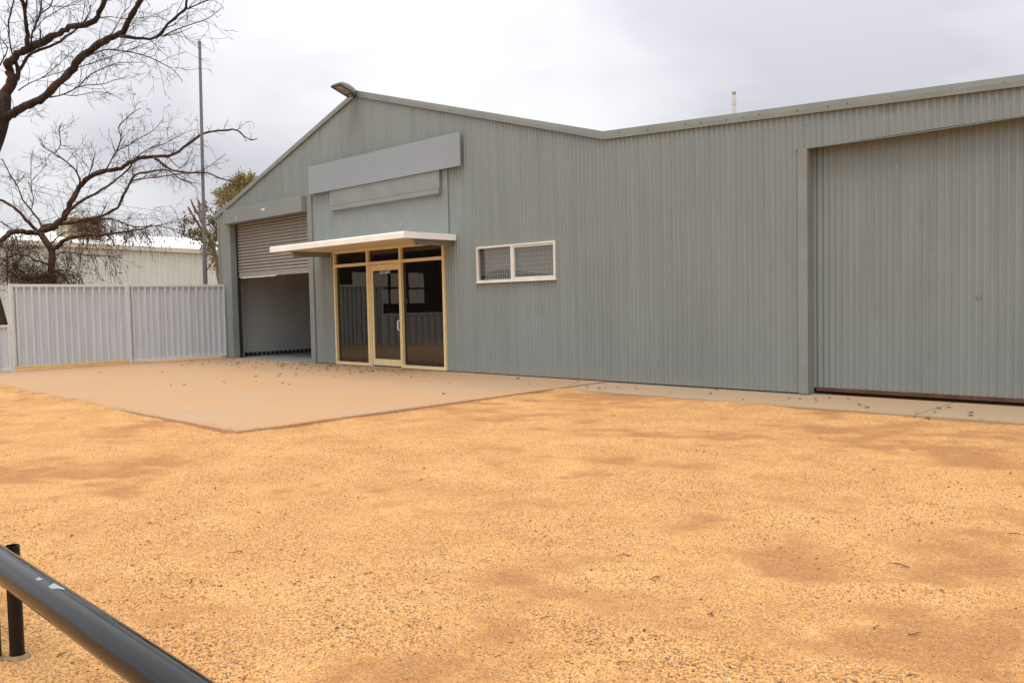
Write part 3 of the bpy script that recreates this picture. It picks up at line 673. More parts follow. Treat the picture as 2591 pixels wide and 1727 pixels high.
# ------------------------------------------------------------------ gates and fence on the left (plane X = 0.29)
FX = 0.29
def trap_us(a, b_, pitch=0.142, rib=0.036, ramp=0.012, ph=0.03):
    us = [a]; u = a + ph
    while u < b_:
        for d in (0, ramp, ramp + rib, 2 * ramp + rib):
            if a < u + d < b_: us.append(u + d)
        u += pitch
    us.append(b_); return us
def trap(u, a, pitch=0.142, rib=0.036, ramp=0.012, ph=0.03, dep=0.056):
    d = (u - a - ph) % pitch
    if d < ramp - 1e-6: return dep * d / ramp
    if d <= ramp + rib + 1e-6: return dep
    if d < 2 * ramp + rib - 1e-6: return dep * (2 * ramp + rib - d) / ramp
    return 0.0
def gate(ya, yb, label, zb=0.045, zt=1.80, yellow=False, drop=0.0):
    g_ = thing('gate', label, 'gate', (FX, (ya + yb) / 2, 0), 'pale ribbed steel gates')
    B('top_rail', 'gaterail', g_, FX - 0.03, FX + 0.03, ya, yb, zt - 0.06, zt, bevel=0.004)
    B('bottom_rail', 'yellow' if yellow else 'gaterail', g_, FX - 0.03, FX + 0.03, ya, yb, zb, zb + 0.055, bevel=0.004)
    B('stile', 'gaterail', g_, FX - 0.029, FX + 0.033, ya, ya + 0.025, zb + 0.055, zt - 0.06, bevel=0.003)
    B('stile', 'gaterail', g_, FX - 0.029, FX + 0.033, yb - 0.025, yb, zb + 0.055, zt - 0.06, bevel=0.003)
    n = 3; w_ = (yb - ya - 0.05) / n
    for k in range(n):
        a = ya + 0.025 + k * w_; b_ = a + w_; us = trap_us(a, b_)
        MB().grid(us, zb + 0.02, lambda u: zt - 0.03, lambda u, z: (FX - 0.030 + trap(u, a) + 0.0008 * k + wob(u * 2, z), u, z), (), 0.45).build('ribbed_sheet', 'gate', g_)
    return g_
ga = gate(-4.70, -2.42, 'pale ribbed steel gate with a cream bottom rail, nearest the low fence', yellow=True)
gb = gate(-2.36, -0.07, 'pale ribbed steel gate butting against the warehouse corner')
gp = MB().box(FX - 0.02, FX + 0.055, -2.418, -2.362, 0.0, 1.83).box(FX - 0.022, FX + 0.058, -2.422, -2.358, 1.83, 1.838).build('gate_post', 'gaterail', None, bevel=0.003)
tag(gp, 'slim pale square post where the two tall gates meet', 'post')
gp2 = MB().box(FX - 0.035, FX + 0.04, -4.752, -4.703, 0.0, 1.815).build('gate_post', 'gaterail', None, bevel=0.003)
tag(gp2, 'pale square gate post between the tall gate and the low fence', 'post')
def lowfence(ya, yb, label):
    f_ = thing('fence_panel', label, 'fence', (FX, (ya + yb) / 2, 0), 'low pale fence panels')
    B('top_rail', 'gaterail', f_, FX - 0.022, FX + 0.022, ya, yb, 0.915, 0.965, bevel=0.004)
    B('bottom_rail', 'gaterail', f_, FX - 0.022, FX + 0.022, ya, yb, 0.02, 0.07, bevel=0.004)
    B('post', 'gaterail', f_, FX - 0.028, FX + 0.03, yb - 0.06, yb, 0.0, 0.968, bevel=0.003)
    n = 3; w_ = (yb - 0.06 - ya) / n
    for k in range(n):
        a = ya + k * w_; us = trap_us(a, a + w_, 0.25, 0.05, 0.02)
        MB().grid(us, 0.05, lambda u: 0.93, lambda u, z: (FX - 0.012 + trap(u, a, 0.25, 0.05, 0.02), u, z), (), 0.45).build('ribbed_sheet', 'gate', f_)
ys = [-4.755, -7.1, -9.45, -11.8, -14.15]
for k, (b_, a) in enumerate(zip(ys[:-1], ys[1:])):
    lowfence(a + 0.002, b_, ['low pale ribbed fence panel starting beside the tall gate', 'low pale ribbed fence panel, second from the tall gate', 'low pale ribbed fence panel, third from the tall gate', 'low pale ribbed fence panel, farthest from the gates'][k])

# ------------------------------------------------------------------ pole beside the warehouse
pl = thing('mast_pole', 'tall thin grey steel pole stayed to the warehouse corner', 'pole', (-1.42, 0.3, 0))
pb, pt_ = Vector((-1.50, 0.3, -0.05)), Vector((-1.245, 0.3, 8.13)); at_ = lambda f: pb.lerp(pt_, f)
MB().tube([at_(0), at_(0.31)], 0.058, 18).build('lower_tube', 'pole', pl)
MB().tube([at_(0.31), at_(0.345), at_(0.67), at_(1.0)], [0.056, 0.043, 0.041, 0.036], 14, cap=False).build('upper_tube', 'pole', pl, smooth=True)
MB().tube([at_(0.447), (0.0, 0.12, 3.50)], 0.014, 8).build('stay_arm', 'pole', pl)

# ------------------------------------------------------------------ white shed behind
ws = thing('neighbour_shed', 'off white ribbed metal shed behind the gates and bare tree', 'building', (-9, 2, 0))
SX = -9.0; WY0, WY1 = -7.5, 12.0; EZ = lambda y: 3.345 - 0.028 * (y - 1.5) * 0.6
y = WY0
while y < WY1 - 0.01:
    yb = min(y + 0.78, WY1); a = y
    MB().grid(trap_us(a, yb, 0.195, 0.03, 0.018, 0.05), -0.05, lambda u: EZ(u) - 0.02, lambda u, z: (SX + trap(u, a, 0.195, 0.03, 0.018, 0.05, 0.05), u, z), (), 1.1).build('wall_sheet', 'shed', ws)
    y = yb
mb = MB(); mb.hexa([(SX - 3.4, WY0, 4.02), (SX + 0.08, WY0, EZ(WY0) + 0.02), (SX + 0.08, WY1, EZ(WY1) + 0.02), (SX - 3.4, WY1, 3.98)], [(SX - 3.4, WY0, 4.06), (SX + 0.08, WY0, EZ(WY0) + 0.05), (SX + 0.08, WY1, EZ(WY1) + 0.05), (SX - 3.4, WY1, 4.02)])
mb.build('roof', 'shedroof', ws)
mb = MB(); mb.hexa([(SX + 0.03, WY0, EZ(WY0) - 0.11), (SX + 0.12, WY0, EZ(WY0) - 0.11), (SX + 0.12, WY1, EZ(WY1) - 0.11), (SX + 0.03, WY1, EZ(WY1) - 0.11)], [(SX + 0.03, WY0, EZ(WY0)), (SX + 0.14, WY0, EZ(WY0)), (SX + 0.14, WY1, EZ(WY1)), (SX + 0.03, WY1, EZ(WY1))])
mb.build('gutter', 'shed', ws); B('end_wall', 'shed', ws, SX - 7, SX - 0.01, WY0, WY0 + 0.05, -0.05, 3.35)
mb = MB(); mb.hexa([(SX - 7, WY0, 3.3), (SX - 3.41, WY0, 4.02), (SX - 3.41, WY1, 3.98), (SX - 7, WY1, 3.3)], [(SX - 7, WY0, 3.34), (SX - 3.41, WY0, 4.06), (SX - 3.41, WY1, 4.02), (SX - 7, WY1, 3.34)]); mb.build('roof', 'shedroof', ws)
# evaporative cooler on its roof
ec = thing('evaporative_cooler', 'beige louvred evaporative cooler on the white shed roof', 'cooler', (-10.4, 0.3, 3.6))
body = MB(); bx0, bx1, by0, by1, bz0, bz1 = -10.9, -9.9, -0.30, 0.86, 3.62, 4.30
body.box(bx0 + 0.05, bx1 - 0.05, by0 + 0.05, by1 - 0.05, bz0, bz1)
for xx, yy in ((bx0, by0), (bx0, by1 - .08), (bx1 - .08, by0), (bx1 - .08, by1 - .08)): body.box(xx, xx + .08, yy, yy + .08, bz0, bz1 + 0.005)
body.build('cabinet', 'cooler', ec)
z = bz0 + 0.06
while z < bz1 - 0.05:
    B('louvre', 'cooler', ec, bx1 - 0.05, bx1 - 0.005, by0 + 0.082, by1 - 0.082, z, z + 0.032); B('louvre', 'cooler', ec, bx0 + 0.082, bx1 - 0.082, by0 + 0.003, by0 + 0.05, z, z + 0.032); z += 0.07
MB().hexa([(bx0 - .02, by0 - .02, bz1 + 0.006), (bx1 + .02, by0 - .02, bz1 + 0.006), (bx1 + .02, by1 + .02, bz1 + 0.006), (bx0 - .02, by1 + .02, bz1 + 0.006)], [(bx0 + .2, by0 + .2, bz1 + .12), (bx1 - .2, by0 + .2, bz1 + .12), (bx1 - .2, by1 - .2, bz1 + .12), (bx0 + .2, by1 - .2, bz1 + .12)]).build('lid', 'cooler', ec)

# ------------------------------------------------------------------ stand-in dark shed out of view, shaped for its reflection in the entrance glass
ds = thing('dark_shed', 'dark boarded shed with pale window panels mirrored in the entrance glass', 'building', (-8, -13, 0))
y = -17.0
while y < -8.1:
    B('board', 'darkshed', ds, -8.12, -8.0 + random.uniform(-0.015, 0.01), y, y + 0.245, 0.0, 4.6); y += 0.25
MB().hexa([(-13, -17.3, 5.4), (-7.6, -17.3, 4.5), (-7.6, -7.8, 4.5), (-13, -7.8, 5.4)], [(-13, -17.3, 5.46), (-7.6, -17.3, 4.56), (-7.6, -7.8, 4.56), (-13, -7.8, 5.46)]).build('roof', 'darkshed', ds)
B('end_wall', 'darkshed', ds, -13, -8.13, -17.0, -16.9, 0, 4.6); B('end_wall', 'darkshed', ds, -13, -8.13, -8.2, -8.1, 0, 4.6)
for c in range(4):
    for r_ in range(2):
        B('window_panel', 'curtain', ds, -7.985, -7.96, -13.25 + c * 0.95, -13.25 + c * 0.95 + 0.82, 1.28 + r_ * 0.68, 1.28 + r_ * 0.68 + 0.6)

# ------------------------------------------------------------------ trees
def cat(pts, n=3):
    """Catmull-Rom resample of a list of (Vector, r)"""
    out = []
    for i in range(len(pts) - 1):
        p0, p1, p2, p3 = pts[max(i - 1, 0)], pts[i], pts[i + 1], pts[min(i + 2, len(pts) - 1)]
        for k in range(n):
            u = k / n
            v = 0.5 * ((2 * p1[0]) + (p2[0] - p0[0]) * u + (2 * p0[0] - 5 * p1[0] + 4 * p2[0] - p3[0]) * u * u + (3 * p1[0] - p0[0] - 3 * p2[0] + p3[0]) * u ** 3)
            out.append((v, p1[1] + (p2[1] - p1[1]) * u))
    out.append(pts[-1]); return out
def limb3(pix, t0, t1, w0, w1, sc, ox=0, oy=0, jit=0.0):
    """pixel polyline in a zoom crop -> 3-D (Vector, radius) list, depth running from t0 to t1"""
    n = len(pix); L_ = []
    for i, (x, y_) in enumerate(pix):
        f = i / (n - 1); t_ = t0 + (t1 - t0) * f + (random.uniform(-jit, jit) if 0 < i < n - 1 else 0)
        p = at(ox + x / sc, oy + y_ / sc, t_); wpx = (w0 + (w1 - w0) * f) / sc
        L_.append((p, max(0.5 * wpx * 1.06 / 2085.14 * t_, 0.0055)))
    out = cat(L_)      # crooked, knobbly wood rather than a smooth tube
    return [(p + Vector((random.gauss(0, 1), random.gauss(0, 1), random.gauss(0, 1))) * min(r_ * 0.22, 0.02) if 0 < k < len(out) - 1 else p, r_ * random.uniform(0.84, 1.14)) for k, (p, r_) in enumerate(out)]
def wander(mb, p, d, length, r, grav, depth, leaves=None, kids=(2, 4), curl=0.35, nseg=6):
    pts = [p.copy()]; rad = [r]; d = d.normalized(); st = length / nseg
    for k in range(nseg):
        d = (d + Vector((random.gauss(0, 1), random.gauss(0, 1), random.gauss(0, 1))) * curl * 0.5 + Vector((0, 0, grav)) * 0.3).normalized()
        pts.append(pts[-1] + d * st); rad.append(max(r * (1 - 0.7 * (k + 1) / nseg), 0.0032))
        if leaves is not None and random.random() < 0.35: leaves.append((pts[-1].copy(), d.copy()))
    mb.tube(pts, rad, 4 if r > 0.006 else 3, cap=False)
    if depth > 0:
        for _ in range(random.randint(*kids)):
            k = random.randint(1, nseg - 1)
            a = random.uniform(0.4, 1.0); o = d.orthogonal().normalized(); o.rotate(Matrix.Rotation(random.uniform(0, 6.28), 3, d))
            wander(mb, pts[k], (pts[k + 1] - pts[k]).normalized() * math.cos(a) + o * math.sin(a), length * random.uniform(0.4, 0.7), rad[k] * 0.62, grav, depth - 1, leaves, kids, curl, nseg)
def twigs_on(mb, limb, every, length, r, up, depth, leaves=None, kids=(2, 4), grav=0.0, start=0.0):
    acc = 0
    n = len(limb)
    for i in range(1, n):
        p, q_ = limb[i - 1][0], limb[i][0]; seg = (q_ - p); acc += seg.length
        if i / n < start: continue
        while acc > every:
            acc -= every * random.uniform(0.6, 1.4); dd = seg.normalized()
            o = dd.orthogonal().normalized(); o.rotate(Matrix.Rotation(random.uniform(0, 6.28), 3, dd))
            a = random.uniform(0.5, 1.25); dr = dd * math.cos(a) + o * math.sin(a) + Vector((0, 0, up))
            wander(mb, p.lerp(q_, random.random()), dr, length * random.uniform(0.5, 1.3) * (1.2 - 0.5 * i / n), min(r, limb[i][1] * 0.6), grav, depth, leaves, kids)
def leafmesh(name, parent, items, size, colors, mat='leaf', droop=0.4):
    n = len(items); off = OFF.get(parent, Vector((0, 0, 0)))
    vs = []; cs = []; fs = []
    for p, d in items:
        l = size * random.uniform(0.6, 1.4); d = (d + Vector((random.gauss(0, .6), random.gauss(0, .6), random.gauss(0, .6) - droop))).normalized()
        o = d.orthogonal().normalized(); o.rotate(Matrix.Rotation(random.uniform(0, 6.28), 3, d)); nn = d.cross(o); w_ = l * 0.24
        i = len(vs); q0 = p - off
        vs += [q0, q0 + d * l * 0.45 + o * w_ + nn * l * 0.05, q0 + d * l, q0 + d * l * 0.45 - o * w_ + nn * l * 0.05, q0 + d * l * 0.5 - nn * l * 0.02]
        fs += [(i, i + 1, i + 4), (i + 1, i + 2, i + 4), (i + 2, i + 3, i + 4), (i + 3, i, i + 4)]
        c = random.choice(colors); k = random.uniform(0.7, 1.3); cs += [(c[0] * k, c[1] * k, c[2] * k, 1)] * 5
    me = bpy.data.meshes.new(name); me.from_pydata([tuple(v) for v in vs], [], fs)
    a = me.color_attributes.new('col', 'FLOAT_COLOR', 'POINT'); a.data.foreach_set('color', np.array(cs, np.float32).ravel())
    me.materials.append(M[mat]); o = bpy.data.objects.new(name, me); COL.objects.link(o); o.parent = parent; o['kind'] = 'stuff'; return o
def tree(name, label, base, limbs, mat, trunk):
    root = thing(name, label, 'tree', base)
    MB().tube([p for p, r in trunk], [r for p, r in trunk], 12).build('trunk', mat, root, smooth=True)
    for l in limbs: MB().tube([p for p, r in l], [r for p, r in l], 8 if l[0][1] > 0.03 else 6).build('limb', mat, root, smooth=True)
    return root

# tree 1: big dead tree, trunk just outside the frame on the left.  crop scale 3.135
s1 = 3.135; T = 18.6
trunk1 = cat([(at(20, 960, 18.9), 0.30), (at(-20, 790, 18.8), 0.24), (at(-62, 620, 18.8), 0.21), (at(-52, 460, 18.7), 0.19), (at(-12, 350, 18.6), 0.18), (at(5, 290, T), 0.165), (at(10, 235, T), 0.14)], 4)
L1 = [
 limb3([(20, 960), (60, 915), (130, 880), (240, 830), (350, 770), (450, 680), (560, 570), (640, 460), (760, 370), (870, 305), (960, 275), (1010, 190), (1060, 90), (1120, 0), (1160, -90)], T, 17.2, 62, 36, s1, jit=.1),
 limb3([(955, 290), (1080, 303), (1240, 300), (1330, 190), (1460, 80), (1480, 20), (1500, -60)], 17.6, 17.0, 26, 14, s1),
 limb3([(1455, 84), (1560, 40), (1680, -10), (1800, -50)], 17.1, 16.6, 14, 7, s1),
 limb3([(1285, 290), (1400, 235), (1630, 155), (1700, 110), (1765, 60)], 17.3, 16.5, 9, 4, s1),
 limb3([(1300, 288), (1420, 260), (1525, 215)], 17.3, 17.6, 7, 4, s1),
 limb3([(390, 772), (500, 750), (620, 690), (720, 590), (900, 510), (1000, 495), (1140, 495)], 18.0, 18.8, 12, 4, s1),
 limb3([(620, 690), (700, 675), (830, 665), (890, 640), (960, 625), (1030, 595)], 18.3, 18.0, 8, 4, s1),
 limb3([(505, 750), (600, 760), (750, 730), (880, 745), (980, 800)], 18.2, 18.9, 7, 3, s1),
 limb3([(690, 450), (800, 405), (890, 395), (1110, 430), (1300, 510), (1390, 570), (1450, 650)], 17.8, 16.8, 11, 4, s1),
 limb3([(600, 540), (770, 490), (960, 420), (1100, 370), (1230, 320)], 17.9, 18.6, 8, 4, s1),
 limb3([(890, 395), (1000, 350), (1080, 325)], 17.5, 17.2, 6, 3, s1),
 limb3([(720, 590), (800, 550), (880, 520), (990, 515)], 18.5, 18.8, 5, 3, s1),
 limb3([(860, 300), (940, 180), (980, 100), (1030, 50), (1038, -20)], 17.6, 18.3, 8, 4, s1),
 limb3([(20, 770), (100, 640), (72, 560), (80, 490), (130, 430), (230, 385), (380, 310), (480, 270), (560, 220), (720, 180), (790, 110), (830, 0), (845, -80)], T, 17.9, 70, 30, s1, jit=.1),
 limb3([(95, 690), (145, 570), (120, 480), (118, 440)], T, 18.4, 40, 22, s1),
 limb3([(145, 570), (200, 480), (260, 420), (440, 350), (520, 290), (620, 220), (700, 120), (720, 40)], 18.5, 19.4, 24, 7, s1),
 limb3([(222, 390), (212, 280), (206, 200), (190, 70), (160, -40)], 18.2, 17.6, 36, 24, s1),
 limb3([(200, 80), (215, -20), (225, -80)], 17.8, 17.5, 18, 12, s1),
 limb3([(105, 450), (80, 330), (65, 200), (85, 110), (110, 0), (140, -60)], 18.4, 18.9, 15, 10, s1),
 limb3([(238, 380), (260, 260), (290, 180), (320, 100), (335, -40)], 18.2, 18.6, 17, 12, s1),
 limb3([(320, 110), (390, 60), (415, 0), (420, -50)], 18.4, 18.0, 11, 7, s1),
 limb3([(320, 330), (318, 230)], 18.0, 18.0, 13, 9, s1),
 limb3([(145, 720), (240, 660), (360, 610), (520, 560), (640, 525)], 18.4, 18.9, 10, 4, s1),
 limb3([(330, 620), (370, 590), (490, 490), (540, 430), (590, 405)], 18.6, 18.2, 7, 3, s1),
 limb3([(790, 140), (880, 135), (1000, 148), (1190, 130), (1320, 75)], 17.9, 17.2, 7, 3, s1),
 limb3([(640, 200), (660, 120), (670, 40), (660, -30)], 18.0, 18.6, 7, 4, s1),
 limb3([(270, 250), (340, 160), (450, 90), (560, 30), (640, -10)], 18.5, 19.2, 7, 4, s1),
 limb3([(0, 520), (40, 440), (60, 380), (0, 300), (-40, 240)], 18.6, 18.9, 12, 6, s1),
]
t1 = tree('bare_tree', 'large bare dark limbed tree leaning in from the left edge', tuple(at(20, 960, 18.9)), L1, 'bark1', trunk1)
mb = MB(); random.seed(21)
for l in L1: twigs_on(mb, l, 0.30 if l[0][1] > 0.05 else 0.20, 0.72, 0.0085, 0.25, 2, None, (1, 3), 0.0, 0.12)
mb.build('twigs', 'bark1', t1, kind='stuff')

# tree 2: smaller reddish bare tree just behind the gates
s2 = 3.135; U = 20.8
def C2(l): return [(x, y_ + 450 * s2) for x, y_ in l]          # second crop begins at y = 450
def C3(l): return [(x / 6.533 * s2, (500 + y_ / 6.533) * s2) for x, y_ in l]   # third crop (0,500) scale 6.533
trunk2 = cat([(at(134, 930, U), 0.15), (at(134, 800, U), 0.115), (at(133, 720, U), 0.10), (at(130, 676, U), 0.085), (at(131.5, 638, U), 0.08), (at(119, 615, U), 0.078), (at(104, 593, U), 0.075), (at(98, 581, U), 0.06)], 4)
L2 = [
 limb3(C3([(640, 590), (560, 580), (430, 570), (330, 550), (200, 570), (90, 640), (-20, 720), (-200, 900)]), U, 20.0, 42, 34, s2),
 limb3(C3([(600, 530), (480, 420), (330, 250), (150, 110), (0, 30), (-120, -30)]), U, 20.2, 26, 18, s2),
 limb3(C2([(330, 390), (310, 340), (250, 260), (180, 170), (140, 70), (60, -60), (20, -150)]), U, 21.6, 16, 8, s2),
 limb3(C2([(245, 255), (265, 180), (250, 80), (245, -40), (245, -170)]), 21.2, 21.8, 9, 5, s2),
 limb3(C2([(255, 20), (310, -40), (365, -110), (355, -180)]), 21.5, 21.0, 6, 3, s2),
 limb3([(320, 1830), (440, 1790), (500, 1720), (560, 1620), (600, 1535), (645, 1460), (750, 1380), (850, 1352), (960, 1330), (1030, 1290), (1110, 1255), (1220, 1245), (1330, 1240), (1420, 1200), (1560, 1090), (1650, 1050), (1780, 1035), (1870, 1030), (1930, 1075), (1990, 1110), (2040, 1100)], U, 22.2, 48, 7, s2, jit=.08),
 limb3([(1220, 1245), (1290, 1300), (1370, 1350), (1500, 1370), (1640, 1370), (1760, 1420), (1850, 1440), (1960, 1458)], 21.6, 21.4, 20, 6, s2),
 limb3([(632, 1465), (632, 1420), (590, 1340), (510, 1270), (430, 1220), (340, 1160), (325, 1135)], 21.0, 20.4, 16, 5, s2),
 limb3([(430, 1220), (480, 1150), (470, 1040), (492, 975)], 20.6, 20.9, 9, 5, s2),
 limb3([(478, 1150), (530, 1160), (575, 1155)], 20.7, 20.3, 7, 3, s2),
 limb3([(838, 1350), (900, 1240), (960, 1100), (938, 1010), (1000, 940), (1060, 890), (1110, 860)], 21.2, 20.6, 11, 4, s2),
 limb3([(915, 1200), (1040, 1140), (1120, 1090), (1220, 1030), (1300, 940)], 21.1, 21.9, 8, 3, s2),
 limb3([(1060, 1265), (1160, 1190), (1300, 1140), (1400, 1090), (1500, 1040), (1580, 1025)], 21.4, 22.2, 8, 3, s2),
 limb3([(690, 1420), (730, 1320), (745, 1250), (757, 1200)], 21.0, 21.3, 8, 5, s2),
 limb3([(420, 1830), (560, 1660), (700, 1560), (830, 1490), (930, 1420), (1030, 1330), (1050, 1285)], 20.9, 21.6, 24, 10, s2),
 limb3([(960, 1570), (1050, 1440), (1150, 1415), (1250, 1405), (1400, 1380), (1600, 1350), (1790, 1222)], 21.2, 20.4, 12, 4, s2),
 limb3([(1050, 1440), (1050, 1340), (1020, 1240), (1020, 1150)], 21.2, 21.4, 7, 4, s2),
 limb3([(1330, 1240), (1420, 1330), (1480, 1290), (1530, 1180)], 21.7, 21.9, 7, 3, s2),
 limb3(C2([(330, 385), (430, 370), (490, 360), (650, 350), (740, 320), (830, 290), (930, 240), (970, 160), (1010, 80), (1070, -20), (1200, -50), (1330, -60), (1450, 20), (1550, 40)]), U, 21.8, 30, 6, s2, jit=.08),
 limb3(C2([(600, 350), (700, 320), (900, 330), (1060, 385), (1240, 380), (1390, 410)]), 21.0, 20.3, 13, 5, s2),
 limb3(C2([(1240, 378), (1370, 355), (1415, 320), (1350, 215)]), 20.6, 20.3, 6, 3, s2),
 limb3(C3([(880, 850), (960, 790), (1060, 710), (1180, 660), (1300, 640), (1450, 620), (1600, 630), (1960, 580), (2350, 520), (2520, 440)]), U, 20.2, 36, 8, s2),
 limb3(C3([(840, 820), (880, 720), (1000, 620), (1120, 560), (1400, 560)]), U, 21.6, 12, 5, s2),
 limb3(C3([(900, 945), (960, 935), (1040, 895), (1260, 910), (1400, 945), (1780, 965), (1960, 1000)]), U, 20.3, 10, 5, s2),
 limb3(C3([(1780, 965), (1860, 1050), (1910, 1200), (1900, 1330)]), 20.4, 20.6, 5, 3, s2),
 limb3(C3([(810, 1110), (700, 1060), (560, 1030), (460, 960), (280, 940), (120, 1000), (0, 1120)]), U, 20.2, 16, 8, s2),
 limb3(C3([(870, 1200), (960, 1230), (1060, 1300), (1120, 1400), (1150, 1500)]), U, 20.2, 22, 12, s2),
 limb3(C3([(900, 1195), (1090, 1200), (1260, 1260), (1340, 1340), (1360, 1420)]), U, 20.4, 9, 5, s2),
 limb3(C3([(0, 390), (100, 450), (190, 520), (260, 640), (300, 740)]), 20.4, 20.6, 10, 6, s2),
 limb3(C3([(120, 1450), (125, 1100), (110, 900), (60, 820), (0, 780)]), 20.3, 20.0, 8, 9, s2),
]
t2 = tree('bare_tree', 'leafless reddish brown tree with drooping twigs just behind the gates', tuple(at(134, 930, U)), L2, 'bark2', trunk2)
mb = MB(); lv = []; random.seed(5)
for k, l in enumerate(L2):
    twigs_on(mb, l, 0.21 if l[0][1] > 0.03 else 0.14, 0.60, 0.0085, 0.15, 2, None, (1, 3), 0.0, 0.1)
# drooping dead twigs below the low limbs, a few dry leaves still on
for l in (L2[0], L2[21], L2[19], L2[23], L2[25], L2[26], L2[27], L2[28]): twigs_on(mb, l, 0.075, 0.66, 0.0065, -0.7, 1, lv, (1, 3), -0.9, 0.0)
# tangles of twigs
for c, sp, n in (((232, 560), (30, 13), 110), ((240, 586), (34, 8), 80), ((98, 706), (44, 13), 420), ((60, 625), (50, 30), 70), ((35, 685), (40, 36), 230), ((150, 660), (50, 36), 60), ((330, 590), (40, 10), 40)):
    for _ in range(n):
        p = at(c[0] + random.gauss(0, sp[0] * .6), c[1] + random.gauss(0, sp[1] * .6), U + random.uniform(-.7, .5))
        wander(mb, p, Vector((random.gauss(0, 1), random.gauss(0, 1), random.gauss(0, .5))), random.uniform(.25, .6), 0.006, -0.1, 1, lv if random.random() < .3 else None, (0, 2), 0.6)
mb.build('twigs', 'bark2', t2, kind='stuff')
leafmesh('dry_leaves', t2, lv, 0.055, [(0.12, 0.06, 0.04), (0.18, 0.09, 0.06), (0.09, 0.06, 0.045)])

# lopped gum beside the warehouse and a crown above its roof
def crop4(l): return [(x, y_) for x, y_ in l]
G = 25.5; s4 = 5.225; o4 = dict(ox=440, oy=420)
def branchlets(mb, items, p, d, length, r, n): 
    for _ in range(n): wander(mb, p, (d + Vector((random.gauss(0, .7), random.gauss(0, .7), random.gauss(0, .7)))).normalized(), length * random.uniform(.5, 1.2), r, -0.15, 1, items, (1, 3), 0.5)
trunk3 = limb3([(640, 2400), (620, 1700), (585, 1350), (545, 1150), (470, 960), (400, 800), (330, 650), (270, 560), (225, 440)], G, G - .6, 70, 22, s4, **o4)
L3 = [limb3([(400, 860), (310, 740), (250, 650), (185, 540)], G - .3, G - .9, 42, 22, s4, **o4), limb3([(375, 740), (365, 640), (335, 560), (308, 415)], G - .4, G - .2, 30, 18, s4, **o4), limb3([(345, 600), (345, 500), (318, 440)], G - .4, G - .6, 18, 12, s4, **o4),
      limb3([(470, 970), (480, 880), (530, 800), (560, 720)], G, G + .5, 14, 6, s4, **o4), limb3([(545, 1160), (480, 1150), (430, 1030), (410, 960)], G, G - .5, 14, 6, s4, **o4), limb3([(575, 1320), (530, 1300), (510, 1440)], G, G - .3, 12, 6, s4, **o4)]
t3 = tree('gum_tree', 'lopped gum tree with tufts of leaves beside the warehouse corner', tuple(trunk3[0][0]), L3, 'barkgum', trunk3)
mb = MB(); items = []; random.seed(9)
for (x, y_), n in (((300, 860), 7), ((340, 930), 6), ((260, 780), 5), ((540, 880), 9), ((545, 960), 7), ((480, 740), 6), ((520, 720), 5), ((470, 1140), 7), ((440, 1060), 4), ((160, 810), 4), ((430, 520), 4), ((545, 1230), 5), ((550, 700), 5)):
    p = at(440 + x / s4, 420 + y_ / s4, G + random.uniform(-.5, .5)); branchlets(mb, items, p, Vector((0, 0, 0.2)), 0.36, 0.006, n)
mb.build('twigs', 'barkgum', t3, kind='stuff')
leafmesh('crown', t3, [(p + Vector((random.gauss(0, .05), random.gauss(0, .05), random.gauss(0, .05))), d) for p, d in items for _ in range(5)], 0.085, [(0.10, 0.12, 0.035), (0.15, 0.16, 0.055), (0.20, 0.19, 0.08), (0.17, 0.12, 0.06), (0.22, 0.14, 0.11)])
G5 = 44.0
base5 = at(640, 900, G5); trunk5 = cat([(at(640, 880, G5), 0.25), (at(630, 700, G5), 0.2), (at(622, 560, G5), 0.14), (at(610, 500, G5), 0.06)], 4)
L5 = [limb3([(900, 800), (760, 560), (700, 330)], G5, G5 - 1, 20, 6, s4, **o4), limb3([(930, 760), (880, 420), (900, 180)], G5, G5 + .6, 20, 6, s4, **o4), limb3([(930, 700), (960, 400), (1000, 150)], G5, G5 + .2, 18, 6, s4, **o4), limb3([(800, 620), (680, 420), (620, 350)], G5, G5 - .5, 12, 5, s4, **o4)]
t5 = tree('gum_tree', 'olive and rust leaved gum crown showing above the warehouse roof edge', tuple(base5), L5, 'barkgum', trunk5)
mb = MB(); items = []
for (x, y_), n in (((870, 150), 6), ((1000, 150), 9), ((930, 200), 10), ((830, 210), 8), ((780, 260), 9), ((720, 300), 9), ((650, 340), 8), ((610, 370), 5), ((700, 380), 9), ((800, 330), 10), ((900, 280), 10), ((1020, 200), 8), ((640, 470), 5), ((610, 490), 4), ((690, 430), 6), ((760, 380), 8), ((860, 320), 8), ((960, 260), 8)):
    p = at(440 + x / s4, 420 + y_ / s4, G5 + random.uniform(-1.2, 1.2)); branchlets(mb, items, p, Vector((0, 0, 0.3)), 0.42, 0.008, n)
mb.build('twigs', 'barkgum', t5, kind='stuff')
leafmesh('crown', t5, [(p + Vector((random.gauss(0, .09), random.gauss(0, .09), random.gauss(0, .09))), d) for p, d in items for _ in range(6)], 0.11, [(0.16, 0.15, 0.04), (0.24, 0.18, 0.05), (0.30, 0.17, 0.06), (0.13, 0.14, 0.05), (0.20, 0.19, 0.08)])

# unseen tree belt added behind the camera for a dark line in reflections
random.seed(77)
belt = thing('tree_belt', 'dark leafy belt of trees across the road behind the camera', 'trees', (35, -34, 0)); belt['kind'] = 'stuff'
its = []
for _ in range(6000):
    x = random.uniform(9, 62); top_ = 4.2 + 1.6 * math.sin(x * 0.35) + 1.0 * math.sin(x * 0.9 + 1); its.append((Vector((x, random.gauss(-34, 1.4), random.uniform(0, max(top_, 2)))), Vector((random.gauss(0, 1), random.gauss(0, 1), random.gauss(0, 1)))))
leafmesh('foliage', belt, its, 0.75, [(0.03, 0.04, 0.018), (0.045, 0.05, 0.02), (0.06, 0.06, 0.03)])

